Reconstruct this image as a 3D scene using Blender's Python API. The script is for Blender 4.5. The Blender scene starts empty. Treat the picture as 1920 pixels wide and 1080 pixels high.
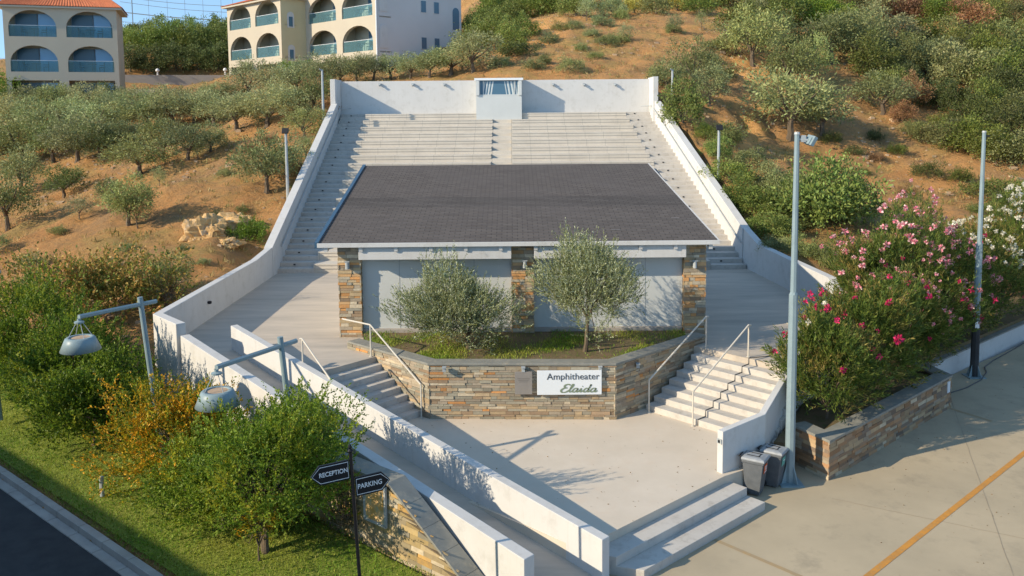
import bpy, math, random
import numpy as np
from mathutils import Vector, Matrix, noise

# ---------------------------------------------------------------- camera, sky, sun
F = 1600.0; PITCH = math.radians(5.3); ROLL = 0.0085; H = 7.5
CX = 960.0; CY = 215.0 + F * math.tan(PITCH)
_f = np.array([0, math.cos(PITCH), -math.sin(PITCH)])
_r = np.array([1.0, 0, 0]); _u = np.array([0, math.sin(PITCH), math.cos(PITCH)])
_r2 = math.cos(ROLL) * _r - math.sin(ROLL) * _u
_u2 = math.sin(ROLL) * _r + math.cos(ROLL) * _u
scn = bpy.context.scene
COL = scn.collection
cd = bpy.data.cameras.new('camera'); cam = bpy.data.objects.new('camera', cd); COL.objects.link(cam)
cd.sensor_width = 36; cd.lens = F / 1920 * 36; cd.shift_y = -(540 - CY) / 1920
cd.clip_start = 0.1; cd.clip_end = 2000
cam.matrix_world = Matrix(((_r2[0], _u2[0], -_f[0], 0), (_r2[1], _u2[1], -_f[1], 0), (_r2[2], _u2[2], -_f[2], H), (0, 0, 0, 1)))
scn.camera = cam

SUN = Vector((-1.0, -0.455, 0.54)).normalized()
w = bpy.data.worlds.new('World'); scn.world = w; w.use_nodes = True
nt = w.node_tree; bg = nt.nodes['Background']
sky = nt.nodes.new('ShaderNodeTexSky'); sky.sky_type = 'NISHITA'; sky.sun_disc = False
sky.sun_elevation = math.asin(SUN.z); sky.sun_rotation = math.atan2(SUN.x, SUN.y)
sky.air_density = 1.0; sky.dust_density = 0.1; sky.ozone_density = 1.6
tc_ = nt.nodes.new('ShaderNodeTexCoord'); mp_ = nt.nodes.new('ShaderNodeMapping'); mp_.inputs['Location'].default_value = (0, 0, .3)
nt.links.new(tc_.outputs['Generated'], mp_.inputs[0]); nt.links.new(mp_.outputs[0], sky.inputs[0])
mx_ = nt.nodes.new('ShaderNodeMix'); mx_.data_type = 'RGBA'; mx_.blend_type = 'MULTIPLY'; mx_.inputs[0].default_value = 1; mx_.inputs[7].default_value = (.97, 1.0, .9, 1)
nt.links.new(sky.outputs[0], mx_.inputs[6]); nt.links.new(mx_.outputs[2], bg.inputs[0]); bg.inputs[1].default_value = 0.15
sl = bpy.data.lights.new('sun', 'SUN'); sl.energy = 2.5; sl.angle = math.radians(0.5); sl.color = (1.0, 0.85, 0.63)
so = bpy.data.objects.new('sun', sl); COL.objects.link(so); so.rotation_euler = SUN.to_track_quat('Z', 'Y').to_euler()
scn.view_settings.view_transform = 'Standard'; scn.view_settings.look = 'None'
scn.view_settings.exposure = 1.27; scn.view_settings.gamma = 1.0

def ray(px, py): return _f + (px - CX) / F * _r2 - (py - CY) / F * _u2
def G(px, py, z=0.0):
    d = ray(px, py); t = (z - H) / d[2]; return (t * d[0], t * d[1])
def D(px, py, Y):
    d = ray(px, py); t = Y / d[1]; return (t * d[0], Y, H + t * d[2])

# ---------------------------------------------------------------- materials
def N(nt, t, **k):
    n = nt.nodes.new(t)
    for a, b in k.items(): setattr(n, a, b)
    return n
def new_mat(name, col=(.5, .5, .5), rough=.7, metal=0.0, spec=.3):
    m = bpy.data.materials.new(name); m.use_nodes = True
    b = m.node_tree.nodes['Principled BSDF']
    b.inputs['Base Color'].default_value = (*col, 1); b.inputs['Roughness'].default_value = rough
    b.inputs['Metallic'].default_value = metal; b.inputs['Specular IOR Level'].default_value = spec
    return m
def ramp(nt, fac, stops, interp='LINEAR'):
    r = N(nt, 'ShaderNodeValToRGB'); r.color_ramp.interpolation = interp
    e = r.color_ramp.elements
    while len(e) < len(stops): e.new(.5)
    for i, (p, c) in enumerate(stops): e[i].position = p; e[i].color = (*c, 1)
    nt.links.new(fac, r.inputs[0]); return r.outputs[0]
def coords(nt, scale=(1, 1, 1), kind='Object'):
    tc = N(nt, 'ShaderNodeTexCoord'); mp = N(nt, 'ShaderNodeMapping'); mp.inputs['Scale'].default_value = scale
    nt.links.new(tc.outputs[kind], mp.inputs[0]); return mp.outputs[0]
def noise_n(nt, vec, scale, detail=4, rough=.6, dist=0):
    n = N(nt, 'ShaderNodeTexNoise'); n.inputs['Scale'].default_value = scale; n.inputs['Detail'].default_value = detail
    n.inputs['Roughness'].default_value = rough; n.inputs['Distortion'].default_value = dist
    nt.links.new(vec, n.inputs['Vector']); return n.outputs['Fac']
def mix(nt, fac, a, b, mode='MIX'):
    m = N(nt, 'ShaderNodeMix'); m.data_type = 'RGBA'; m.blend_type = mode
    for s, v in ((m.inputs[0], fac), (m.inputs[6], a), (m.inputs[7], b)):
        if isinstance(v, (int, float)): s.default_value = v
        elif isinstance(v, tuple): s.default_value = (*v, 1)
        else: nt.links.new(v, s)
    return m.outputs[2]
def bump(nt, h, strength, dist, bs):
    b = N(nt, 'ShaderNodeBump'); b.inputs['Strength'].default_value = strength; b.inputs['Distance'].default_value = dist
    nt.links.new(h, b.inputs['Height']); nt.links.new(b.outputs[0], bs.inputs['Normal'])
def mottled(name, c1, c2, scale=1.0, rough=.85, bs=.3, bd=.01, bscale=30, stretch=(1, 1, 1), c3=None, lo=.35, hi=.65, spec=.25):
    m = new_mat(name, c1, rough, spec=spec); nt = m.node_tree; b = nt.nodes['Principled BSDF']
    v = coords(nt, stretch); f = noise_n(nt, v, scale, 6, .65)
    col = ramp(nt, f, [(lo, c1), (hi, c2)])
    if c3:
        f3 = noise_n(nt, v, scale * 3.3, 5, .7); g = ramp(nt, f3, [(.52, (0, 0, 0)), (.72, (1, 1, 1))])
        col = mix(nt, g, col, c3)
    nt.links.new(col, b.inputs['Base Color'])
    bump(nt, noise_n(nt, coords(nt), bscale, 5, .7), bs, bd, b)
    return m

M = {}
def white_mat():
    m = mottled('white_render', (.585, .578, .562), (.55, .542, .525), .7, .8, .25, .004, 45, c3=(.49, .48, .455)); nt = m.node_tree; b = nt.nodes['Principled BSDF']
    src = b.inputs['Base Color'].links[0].from_socket
    st = noise_n(nt, coords(nt, (5, 5, .35)), 1.6, 5, .75); g = ramp(nt, st, [(.55, (0, 0, 0)), (.76, (.4, .4, .4))]); c = mix(nt, g, src, (.4, .375, .33))
    pt = noise_n(nt, coords(nt), 3.3, 6, .75); g2 = ramp(nt, pt, [(.6, (0, 0, 0)), (.7, (.4, .4, .4))]); c = mix(nt, g2, c, (.47, .45, .4)); nt.links.new(c, b.inputs['Base Color']); return m
M['white'] = white_mat()
M['plaza'] = mottled('pale_concrete', (.63, .55, .45), (.56, .485, .39), .6, .8, .2, .003, 60, c3=(.6, .505, .4))
M['terrace'] = mottled('brushed_concrete', (.56, .485, .4), (.37, .33, .28), .8, .8, .3, .004, 30, stretch=(.4, 2.0, 1), c3=(.47, .41, .34), lo=.3, hi=.72)
M['stepc'] = mottled('step_concrete', (.53, .5, .455), (.47, .44, .4), 1.2, .8, .2, .003, 50, c3=(.38, .35, .31))
M['park'] = mottled('parking_concrete', (.46, .38, .26), (.385, .32, .22), .35, .85, .3, .004, 40, c3=(.34, .285, .2))
M['asphalt'] = mottled('asphalt', (.055, .055, .056), (.04, .04, .042), 3, .9, .5, .004, 150)
M['kerb'] = mottled('kerb_stone', (.42, .39, .35), (.34, .31, .28), 2, .85, .3, .004, 50)
M['slate'] = mottled('slate_coping', (.27, .265, .23), (.2, .2, .18), 2.5, .6, .3, .004, 20, c3=(.33, .3, .24))
M['mortar'] = mottled('mortar', (.12, .095, .07), (.08, .065, .05), 5, .95)
M['soil'] = mottled('bed_soil', (.19, .13, .075), (.12, .1, .05), 2, .95, .6, .03, 12, c3=(.09, .12, .03))
M['bluegrey'] = mottled('blue_grey_paint', (.55, .57, .56), (.52, .54, .53), 1.0, .6, .05, .002, 20)
M['postgrey'] = mottled('grey_green_paint', (.24, .31, .33), (.2, .265, .29), 3, .45, .1, .002, 30)
M['lampblue'] = mottled('lamp_blue_paint', (.25, .325, .35), (.21, .285, .31), 3, .4, .1, .002, 30)
M['galv'] = mottled('galvanised_steel', (.42, .45, .46), (.33, .36, .37), 4, .45, .1, .002, 30)
M['rail'] = mottled('cream_rail_paint', (.62, .58, .5), (.55, .51, .44), 4, .45)
M['dark'] = new_mat('dark_metal', (.015, .016, .02), .4, .3)
M['black'] = new_mat('black_plastic', (.02, .02, .022), .5)
M['signwhite'] = new_mat('sign_white', (.72, .75, .77), .4)
M['signtext'] = new_mat('sign_dark_text', (.06, .07, .08), .5)
M['signgreen'] = new_mat('sign_green_text', (.2, .25, .17), .5)
M['plaque'] = mottled('plaque_grey', (.27, .245, .22), (.24, .22, .2), 4, .4)
M['plaquetext'] = new_mat('plaque_engraving', (.16, .145, .13), .5)
M['letterwhite'] = new_mat('letter_white', (.75, .75, .75), .5)
M['orange'] = mottled('orange_road_paint', (.6, .27, .05), (.45, .22, .06), 4, .8, c3=(.36, .25, .12))
M['faint'] = mottled('worn_orange_paint', (.4, .28, .14), (.33, .26, .17), 4, .85, c3=(.34, .29, .2))
M['bark'] = mottled('bark', (.17, .13, .09), (.09, .07, .05), 8, .95, .8, .02, 25, stretch=(1, 1, .25))
M['bluetrim'] = mottled('blue_metal_trim', (.05, .11, .18), (.04, .09, .15), 3, .4)
M['cream'] = mottled('cream_render', (.47, .42, .33), (.44, .39, .31), .4, .85, .2, .004, 30)
M['yellow'] = mottled('ochre_render', (.6, .52, .32), (.56, .48, .29), .4, .85)
M['greyrender'] = mottled('grey_render', (.58, .575, .57), (.55, .545, .54), .4, .85)
M['glassdark'] = new_mat('window_glass', (.07, .15, .22), .25, .0, .5)
M['glassdoor'] = new_mat('sky_reflect_glass', (.24, .42, .62), .2, .1, .5)  # sky reflection on the balcony doors put into the blue base colour
M['frame'] = new_mat('window_frame', (.3, .32, .34), .5)
M['curtain'] = mottled('curtain', (.62, .64, .63), (.45, .5, .5), 12, .9, stretch=(4, 4, .3))
M['tile'] = mottled('terracotta_tile', (.62, .19, .08), (.46, .13, .06), 3, .8, c3=(.66, .28, .14))
M['retain'] = mottled('retaining_concrete', (.4, .36, .32), (.35, .31, .27), .6, .9, stretch=(1, 1, 4))
M['steel'] = mottled('net_steel', (.2, .25, .26), (.16, .2, .22), 4, .5)
M['rock'] = mottled('ochre_rock', (.66, .42, .18), (.42, .27, .13), 1.4, .95, .9, .08, 5, c3=(.5, .42, .32))
M['binbody'] = mottled('bin_grey_plastic', (.13, .14, .15), (.1, .11, .12), 6, .5)
M['binlid'] = mottled('bin_lid_plastic', (.33, .35, .37), (.25, .27, .29), 6, .3)
M['stickor'] = new_mat('orange_sticker', (.7, .13, .03), .5)
M['stickgr'] = new_mat('green_sticker', (.12, .38, .33), .5)
M['conduit'] = new_mat('hose_plastic', (.1, .1, .1), .6)
M['map'] = mottled('map_print', (.62, .52, .36), (.65, .36, .1), 2.5, .5, c3=(.2, .45, .42))
M['bulb'] = mottled('lamp_inner', (.5, .36, .24), (.42, .3, .2), 6, .6)

def glass_mat():
    m = bpy.data.materials.new('railing_glass'); m.use_nodes = True; nt = m.node_tree; nt.nodes.clear()
    o = N(nt, 'ShaderNodeOutputMaterial'); t = N(nt, 'ShaderNodeBsdfTransparent'); t.inputs[0].default_value = (.72, .88, .9, 1)
    g = N(nt, 'ShaderNodeBsdfPrincipled'); g.inputs['Base Color'].default_value = (.22, .38, .42, 1); g.inputs['Roughness'].default_value = .05
    x = N(nt, 'ShaderNodeMixShader'); x.inputs[0].default_value = .2
    nt.links.new(t.outputs[0], x.inputs[1]); nt.links.new(g.outputs[0], x.inputs[2]); nt.links.new(x.outputs[0], o.inputs[0]); return m
M['railglass'] = glass_mat()

def stone_mat(name, stops):
    m = new_mat(name, (.3, .25, .2), .88); nt = m.node_tree; b = nt.nodes['Principled BSDF']
    g = N(nt, 'ShaderNodeNewGeometry'); c = ramp(nt, g.outputs['Random Per Island'], stops, 'CONSTANT')
    v = coords(nt); f = noise_n(nt, v, 9, 6, .7)
    c2 = mix(nt, ramp(nt, f, [(.3, (0, 0, 0)), (.75, (.55, .55, .55))]), c, (.2, .16, .12))
    m2 = N(nt, 'ShaderNodeMath', operation='MULTIPLY'); m2.inputs[1].default_value = 37.7
    nt.links.new(g.outputs['Random Per Island'], m2.inputs[0])
    fr = N(nt, 'ShaderNodeMath', operation='FRACT'); nt.links.new(m2.outputs[0], fr.inputs[0])
    hs = N(nt, 'ShaderNodeHueSaturation'); mr = N(nt, 'ShaderNodeMapRange'); mr.inputs[3].default_value = .75; mr.inputs[4].default_value = 1.25
    nt.links.new(fr.outputs[0], mr.inputs[0]); nt.links.new(mr.outputs[0], hs.inputs['Value']); nt.links.new(c2, hs.inputs['Color'])
    nt.links.new(hs.outputs[0], b.inputs['Base Color'])
    bump(nt, noise_n(nt, v, 30, 6, .7), .6, .01, b); return m
_tan = (.43, .32, .19); _rust = (.6, .27, .08); _gg = (.31, .29, .22); _lt = (.52, .44, .31); _br = (.34, .235, .145); _gy = (.36, .3, .22)
M['stone'] = stone_mat('ledge_stone', [(0, _gy), (.25, _gg), (.45, _tan), (.66, _br), (.78, (.36, .33, .25)), (.88, _lt), (.955, _rust)])
M['stonep'] = stone_mat('pillar_stone', [(0, (.65, .32, .11)), (.16, _gy), (.28, (.5, .37, .21)), (.46, (.58, .49, .35)), (.6, (.55, .33, .15)), (.76, (.38, .36, .29)), (.86, _br), (.93, (.6, .52, .38))])
M['stoney'] = stone_mat('golden_stone', [(0, (.46, .34, .15)), (.25, (.4, .31, .17)), (.45, (.34, .28, .17)), (.65, _lt), (.8, (.52, .32, .1)), (.9, _gg)])
M['stoneb'] = stone_mat('brown_stone', [(0, (.3, .19, .11)), (.25, (.38, .21, .1)), (.45, (.3, .24, .17)), (.6, (.42, .3, .17)), (.8, (.2, .15, .11)), (.9, _lt)])

def leaf_mat(name, col=None, alt=None, alt_amt=(.55, .7), hue=.02, trans=.3, patch=None, pscale=1.2, plo=.5, phi=.62, rough=.55):
    m = bpy.data.materials.new(name); m.use_nodes = True; nt = m.node_tree; b = nt.nodes['Principled BSDF']; out = nt.nodes['Material Output']
    g = N(nt, 'ShaderNodeNewGeometry'); rnd = g.outputs['Random Per Island']
    if col is None:
        oi = N(nt, 'ShaderNodeObjectInfo'); c = oi.outputs['Color']
    else:
        r = N(nt, 'ShaderNodeRGB'); r.outputs[0].default_value = (*col, 1); c = r.outputs[0]
    if patch:
        f = noise_n(nt, coords(nt), pscale, 3, .6); c = mix(nt, ramp(nt, f, [(plo, (0, 0, 0)), (phi, (1, 1, 1))]), c, patch)
    if alt:
        c = mix(nt, ramp(nt, rnd, [(alt_amt[0], (0, 0, 0)), (alt_amt[1], (1, 1, 1))]), c, alt)
    hs = N(nt, 'ShaderNodeHueSaturation'); nt.links.new(c, hs.inputs['Color'])
    mr = N(nt, 'ShaderNodeMapRange'); mr.inputs[3].default_value = .6; mr.inputs[4].default_value = 1.5
    mm = N(nt, 'ShaderNodeMath', operation='MULTIPLY'); mm.inputs[1].default_value = 17.3; fr = N(nt, 'ShaderNodeMath', operation='FRACT')
    nt.links.new(rnd, mm.inputs[0]); nt.links.new(mm.outputs[0], fr.inputs[0]); nt.links.new(fr.outputs[0], mr.inputs[0]); nt.links.new(mr.outputs[0], hs.inputs['Value'])
    mh = N(nt, 'ShaderNodeMapRange'); mh.inputs[3].default_value = .5 - hue; mh.inputs[4].default_value = .5 + hue
    nt.links.new(rnd, mh.inputs[0]); nt.links.new(mh.outputs[0], hs.inputs['Hue'])
    nt.links.new(hs.outputs[0], b.inputs['Base Color']); b.inputs['Roughness'].default_value = rough; b.inputs['Specular IOR Level'].default_value = .35
    t = N(nt, 'ShaderNodeBsdfTranslucent'); nt.links.new(hs.outputs[0], t.inputs[0])
    x = N(nt, 'ShaderNodeMixShader'); x.inputs[0].default_value = trans
    nt.links.new(b.outputs[0], x.inputs[1]); nt.links.new(t.outputs[0], x.inputs[2]); nt.links.new(x.outputs[0], out.inputs[0]); return m
M['leaf'] = leaf_mat('foliage_tinted', trans=.28)
M['oliveleaf'] = leaf_mat('olive_leaf', (.19, .215, .08), alt=(.45, .47, .3), alt_amt=(.62, .72), trans=.2)
M['pomleaf'] = leaf_mat('pomegranate_leaf', (.12, .21, .016), patch=(.42, .4, .025), alt=(.27, .33, .04), trans=.42, pscale=1.1, plo=.52, phi=.66)
M['pomgold'] = leaf_mat('autumn_leaf', (.34, .31, .015), patch=(.68, .38, .02), alt=(.14, .2, .015), trans=.35, pscale=1.2, plo=.4, phi=.58)
M['pomdark'] = leaf_mat('dark_shrub_leaf', (.15, .23, .018), patch=(.32, .35, .03), alt=(.08, .13, .015), trans=.4, pscale=.8)
M['figleaf'] = leaf_mat('rusty_leaf', (.34, .27, .06), patch=(.5, .29, .08), alt=(.18, .22, .04), trans=.3, pscale=.8, plo=.4, phi=.6)
M['olealeaf'] = leaf_mat('oleander_leaf', (.13, .18, .03), patch=(.34, .27, .07), alt=(.07, .11, .018), trans=.35)
M['pink'] = leaf_mat('pink_petal', (.75, .24, .28), alt=(.85, .55, .55), trans=.3)
M['magenta'] = leaf_mat('magenta_petal', (.5, .015, .09), alt=(.7, .03, .2), trans=.3)
M['palepetal'] = leaf_mat('white_petal', (.75, .72, .6), alt=(.7, .62, .45), trans=.3)
M['blade'] = leaf_mat('grass_blade', (.15, .28, .02), patch=(.3, .34, .045), alt=(.36, .32, .08), alt_amt=(.75, .9), trans=.35, pscale=.45, plo=.45, phi=.65)
M['drygrass'] = leaf_mat('dry_grass_blade', (.42, .27, .1), patch=(.18, .17, .05), alt=(.5, .36, .17), trans=.3, pscale=.09, plo=.5, phi=.6)

def ground_mat():
    m = new_mat('hill_soil', (.4, .22, .09), .95); nt = m.node_tree; b = nt.nodes['Principled BSDF']; v = coords(nt)
    c = ramp(nt, noise_n(nt, v, .35, 7, .7), [(.3, (.52, .24, .085)), (.48, (.62, .32, .115)), (.6, (.43, .245, .11)), (.75, (.56, .34, .15))])
    c = mix(nt, ramp(nt, noise_n(nt, v, .2, 6, .75, .5), [(.5, (0, 0, 0)), (.62, (.9, .9, .9))]), c, (.44, .3, .1))
    c = mix(nt, ramp(nt, noise_n(nt, v, .8, 7, .8), [(.54, (0, 0, 0)), (.66, (.85, .85, .85))]), c, (.36, .19, .08))
    c = mix(nt, ramp(nt, noise_n(nt, v, 5.5, 7, .85), [(.5, (0, 0, 0)), (.66, (.8, .8, .8))]), c, (.3, .2, .085))
    c = mix(nt, ramp(nt, noise_n(nt, coords(nt, (1, 1, 3)), 9, 5, .8), [(.58, (0, 0, 0)), (.68, (.8, .8, .8))]), c, (.66, .46, .26))
    c = mix(nt, ramp(nt, noise_n(nt, v, .13, 5, .7), [(.58, (0, 0, 0)), (.7, (.7, .7, .7))]), c, (.22, .21, .06))
    at = N(nt, 'ShaderNodeAttribute'); at.attribute_name = 'bare'; och = ramp(nt, noise_n(nt, coords(nt, (1, 1, .5)), 1.4, 8, .8), [(.3, (.5, .24, .07)), (.5, (.78, .42, .15)), (.7, (.68, .34, .1))])
    c = mix(nt, at.outputs['Fac'], c, och)
    nt.links.new(c, b.inputs['Base Color'])
    bump(nt, noise_n(nt, v, 2.4, 9, .8), 1.0, .4, b); return m
M['ground'] = ground_mat()
M['lawn'] = mottled('lawn_turf', (.16, .22, .03), (.25, .27, .05), .5, .95, .8, .04, 25, c3=(.09, .13, .02))

def shingle_mat():
    m = new_mat('asphalt_shingle', (.07, .065, .068), .9); nt = m.node_tree; b = nt.nodes['Principled BSDF']; v = coords(nt)
    br = N(nt, 'ShaderNodeTexBrick'); nt.links.new(v, br.inputs['Vector'])
    br.inputs['Scale'].default_value = 1; br.inputs['Brick Width'].default_value = .3; br.inputs['Row Height'].default_value = .145
    br.inputs['Mortar Size'].default_value = .014; br.inputs['Mortar Smooth'].default_value = .3; br.inputs['Bias'].default_value = 0
    br.inputs['Color1'].default_value = (.135, .118, .108, 1); br.inputs['Color2'].default_value = (.1, .086, .08, 1); br.inputs['Mortar'].default_value = (.045, .042, .04, 1)
    c = mix(nt, ramp(nt, noise_n(nt, v, .5, 5, .6), [(.35, (0, 0, 0)), (.7, (.5, .5, .5))]), br.outputs['Color'], (.125, .11, .105))
    c = mix(nt, ramp(nt, noise_n(nt, coords(nt, (2.5, .25, 1)), 1.5, 5, .7), [(.55, (0, 0, 0)), (.8, (.4, .4, .4))]), c, (.08, .072, .07))
    c = mix(nt, ramp(nt, noise_n(nt, v, 40, 3, .7), [(.5, (0, 0, 0)), (.8, (.5, .5, .5))]), c, (.15, .14, .14))
    nt.links.new(c, b.inputs['Base Color']); return m
M['shingle'] = shingle_mat()

def joint_mat():
    m = new_mat('seat_concrete', (.5, .47, .43), .85); nt = m.node_tree; b = nt.nodes['Principled BSDF']; v = coords(nt)
    c = ramp(nt, noise_n(nt, v, 1.1, 7, .7), [(.3, (.6, .55, .475)), (.7, (.51, .465, .4))])
    c = mix(nt, ramp(nt, noise_n(nt, v, 7, 5, .75), [(.55, (0, 0, 0)), (.78, (.75, .75, .75))]), c, (.41, .38, .33))
    br = N(nt, 'ShaderNodeTexBrick'); vm = N(nt, 'ShaderNodeVectorMath', operation='ADD'); vm.inputs[1].default_value = (0, 25, 0); nt.links.new(coords(nt, (1, 0, 0)), vm.inputs[0]); nt.links.new(vm.outputs[0], br.inputs['Vector'])
    br.offset = 0; br.inputs['Scale'].default_value = 1; br.inputs['Brick Width'].default_value = 1.0; br.inputs['Row Height'].default_value = 50
    br.inputs['Mortar Size'].default_value = .016; br.inputs['Color1'].default_value = (0, 0, 0, 1); br.inputs['Color2'].default_value = (0, 0, 0, 1); br.inputs['Mortar'].default_value = (1, 1, 1, 1)
    c = mix(nt, br.outputs['Color'], c, (.44, .41, .36)); nt.links.new(c, b.inputs['Base Color']); return m
M['seat'] = joint_mat()

# ---------------------------------------------------------------- mesh helpers
class MB:
    def __init__(s): s.v = []; s.f = []; s.mi = []; s.cm = 0
    def face(s, pts):
        n = len(s.v); s.v += [tuple(p) for p in pts]; s.f.append(tuple(range(n, n + len(pts)))); s.mi.append(s.cm)
    def prism(s, poly, z0, z1, caps=True):
        # poly ccw (x,y[,ztop])
        a = sum(poly[i][0] * poly[(i + 1) % len(poly)][1] - poly[(i + 1) % len(poly)][0] * poly[i][1] for i in range(len(poly)))
        if a < 0: poly = poly[::-1]
        n = len(s.v); k = len(poly)
        for p in poly: s.v.append((p[0], p[1], z0))
        for p in poly: s.v.append((p[0], p[1], p[2] if len(p) > 2 else z1))
        for i in range(k):
            j = (i + 1) % k; s.f.append((n + i, n + j, n + k + j, n + k + i)); s.mi.append(s.cm)
        s.f.append(tuple(range(n + k, n + 2 * k))); s.mi.append(s.cm)
        s.f.append(tuple(range(n + k - 1, n - 1, -1))); s.mi.append(s.cm)
    def box(s, c, d, rz=0.0, tilt=None):
        x, y, z = d[0] / 2, d[1] / 2, d[2] / 2
        pts = [Vector((sx * x, sy * y, sz * z)) for sz in (-1, 1) for sy in (-1, 1) for sx in (-1, 1)]
        R = Matrix.Rotation(rz, 3, 'Z')
        if tilt is not None: R = R @ tilt
        n = len(s.v); s.v += [tuple(Vector(c) + R @ p) for p in pts]
        for q in ((0, 1, 3, 2), (4, 6, 7, 5), (0, 4, 5, 1), (1, 5, 7, 3), (3, 7, 6, 2), (2, 6, 4, 0)):
            s.f.append(tuple(n + i for i in q[::-1])); s.mi.append(s.cm)
    def tube(s, pts, r, k=10, cap=True):
        pts = [Vector(p) for p in pts]; rs = r if isinstance(r, (list, tuple)) else [r] * len(pts)
        n0 = len(s.v); up = None
        for i, p in enumerate(pts):
            t = (pts[min(i + 1, len(pts) - 1)] - pts[max(i - 1, 0)]).normalized()
            if up is None: up = Vector((0, 0, 1)) if abs(t.z) < .9 else Vector((1, 0, 0))
            a = t.cross(up).normalized(); b = a.cross(t).normalized(); up = b
            for j in range(k):
                an = 2 * math.pi * (j + .5) / k; s.v.append(tuple(p + a * math.cos(an) * rs[i] + b * math.sin(an) * rs[i]))
        for i in range(len(pts) - 1):
            for j in range(k):
                q = (j + 1) % k; s.f.append((n0 + i * k + j, n0 + i * k + q, n0 + (i + 1) * k + q, n0 + (i + 1) * k + j)); s.mi.append(s.cm)
        if cap:
            s.f.append(tuple(n0 + j for j in range(k))[::-1]); s.mi.append(s.cm)
            s.f.append(tuple(n0 + (len(pts) - 1) * k + j for j in range(k))); s.mi.append(s.cm)
    def lathe(s, c, prof, k=24):
        n0 = len(s.v)
        for (r, z) in prof:
            for j in range(k): an = 2 * math.pi * j / k; s.v.append((c[0] + r * math.cos(an), c[1] + r * math.sin(an), c[2] + z))
        for i in range(len(prof) - 1):
            for j in range(k):
                q = (j + 1) % k; s.f.append((n0 + i * k + j, n0 + i * k + q, n0 + (i + 1) * k + q, n0 + (i + 1) * k + j)); s.mi.append(s.cm)
    def build(s, name, mats, parent=None, smooth=False, bevel=0.0, origin=None):
        me = bpy.data.meshes.new(name)
        rt_ = parent
        while rt_ is not None and rt_.parent is not None: rt_ = rt_.parent
        off = Vector(origin) if origin is not None else (Vector(rt_.location) if rt_ is not None and rt_.get('_o') else Vector((0, 0, 0)))
        me.from_pydata([tuple(Vector(p) - off) for p in s.v] if off.length else s.v, [], s.f)
        ms = mats if isinstance(mats, (list, tuple)) else [mats]
        for m in ms: me.materials.append(m)
        if len(ms) > 1: me.polygons.foreach_set('material_index', s.mi)
        if smooth: me.polygons.foreach_set('use_smooth', [True] * len(me.polygons))
        me.update()
        o = bpy.data.objects.new(name, me); COL.objects.link(o)
        if parent is not None: o.parent = parent
        elif origin is not None: o.location = origin
        if bevel:
            b = o.modifiers.new('bevel', 'BEVEL'); b.width = bevel; b.segments = 2; b.limit_method = 'ANGLE'
        return o
def tag(o, label=None, cat=None, group=None, kind=None):
    if label: o['label'] = label
    if cat: o['category'] = cat
    if group: o['group'] = group
    if kind: o['kind'] = kind
    return o
def thing(name, label, cat, loc=(0, 0, 0), rz=0, group=None):
    o = bpy.data.objects.new(name, None); COL.objects.link(o); o.location = loc; o.rotation_euler = (0, 0, rz); o.empty_display_size = .3
    return tag(o, label, cat, group)
def dup(root, loc, rz=0.0, sc=None, label=None, group=None):
    r = root.copy(); COL.objects.link(r); r.location = loc; r.rotation_euler = (0, 0, rz)
    if sc: r.scale = sc
    if label: r['label'] = label
    if group: r['group'] = group
    for ch in list(root.children):
        c = ch.copy(); COL.objects.link(c); c.parent = r
        for g in ch.children:
            d = g.copy(); COL.objects.link(d); d.parent = c
    return r
def offset_path(pts, t):
    # offset to the LEFT of direction by t (mitred)
    out = []
    for i, p in enumerate(pts):
        ds = []
        if i > 0: ds.append(Vector((p[0] - pts[i - 1][0], p[1] - pts[i - 1][1])).normalized())
        if i < len(pts) - 1: ds.append(Vector((pts[i + 1][0] - p[0], pts[i + 1][1] - p[1])).normalized())
        ns = [Vector((-d.y, d.x)) for d in ds]
        if len(ns) == 2:
            n = (ns[0] + ns[1]).normalized(); k = t / max(.3, n.dot(ns[0]))
        else: n = ns[0]; k = t
        out.append((p[0] + n.x * k, p[1] + n.y * k, p[2]))
    return out
def wall_path(mb, pts, t, zb=-1.5, z0s=None):
    q = offset_path(pts, t)
    for i in range(len(pts) - 1):
        a, b, c, d = pts[i], pts[i + 1], q[i + 1], q[i]
        za = zb if z0s is None else z0s[i]; zc = zb if z0s is None else z0s[i + 1]
        mb.face([a, b, c, d] if t > 0 else [a, d, c, b])
        mb.face([(a[0], a[1], za), (b[0], b[1], zc), b, a]); mb.face([(c[0], c[1], zc), (d[0], d[1], za), d, c])
        mb.face([(d[0], d[1], za), (c[0], c[1], zc), (b[0], b[1], zc), (a[0], a[1], za)])
        if i == 0: mb.face([(d[0], d[1], za), (a[0], a[1], za), a, d])
        if i == len(pts) - 2: mb.face([(b[0], b[1], zc), (c[0], c[1], zc), c, b])
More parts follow.
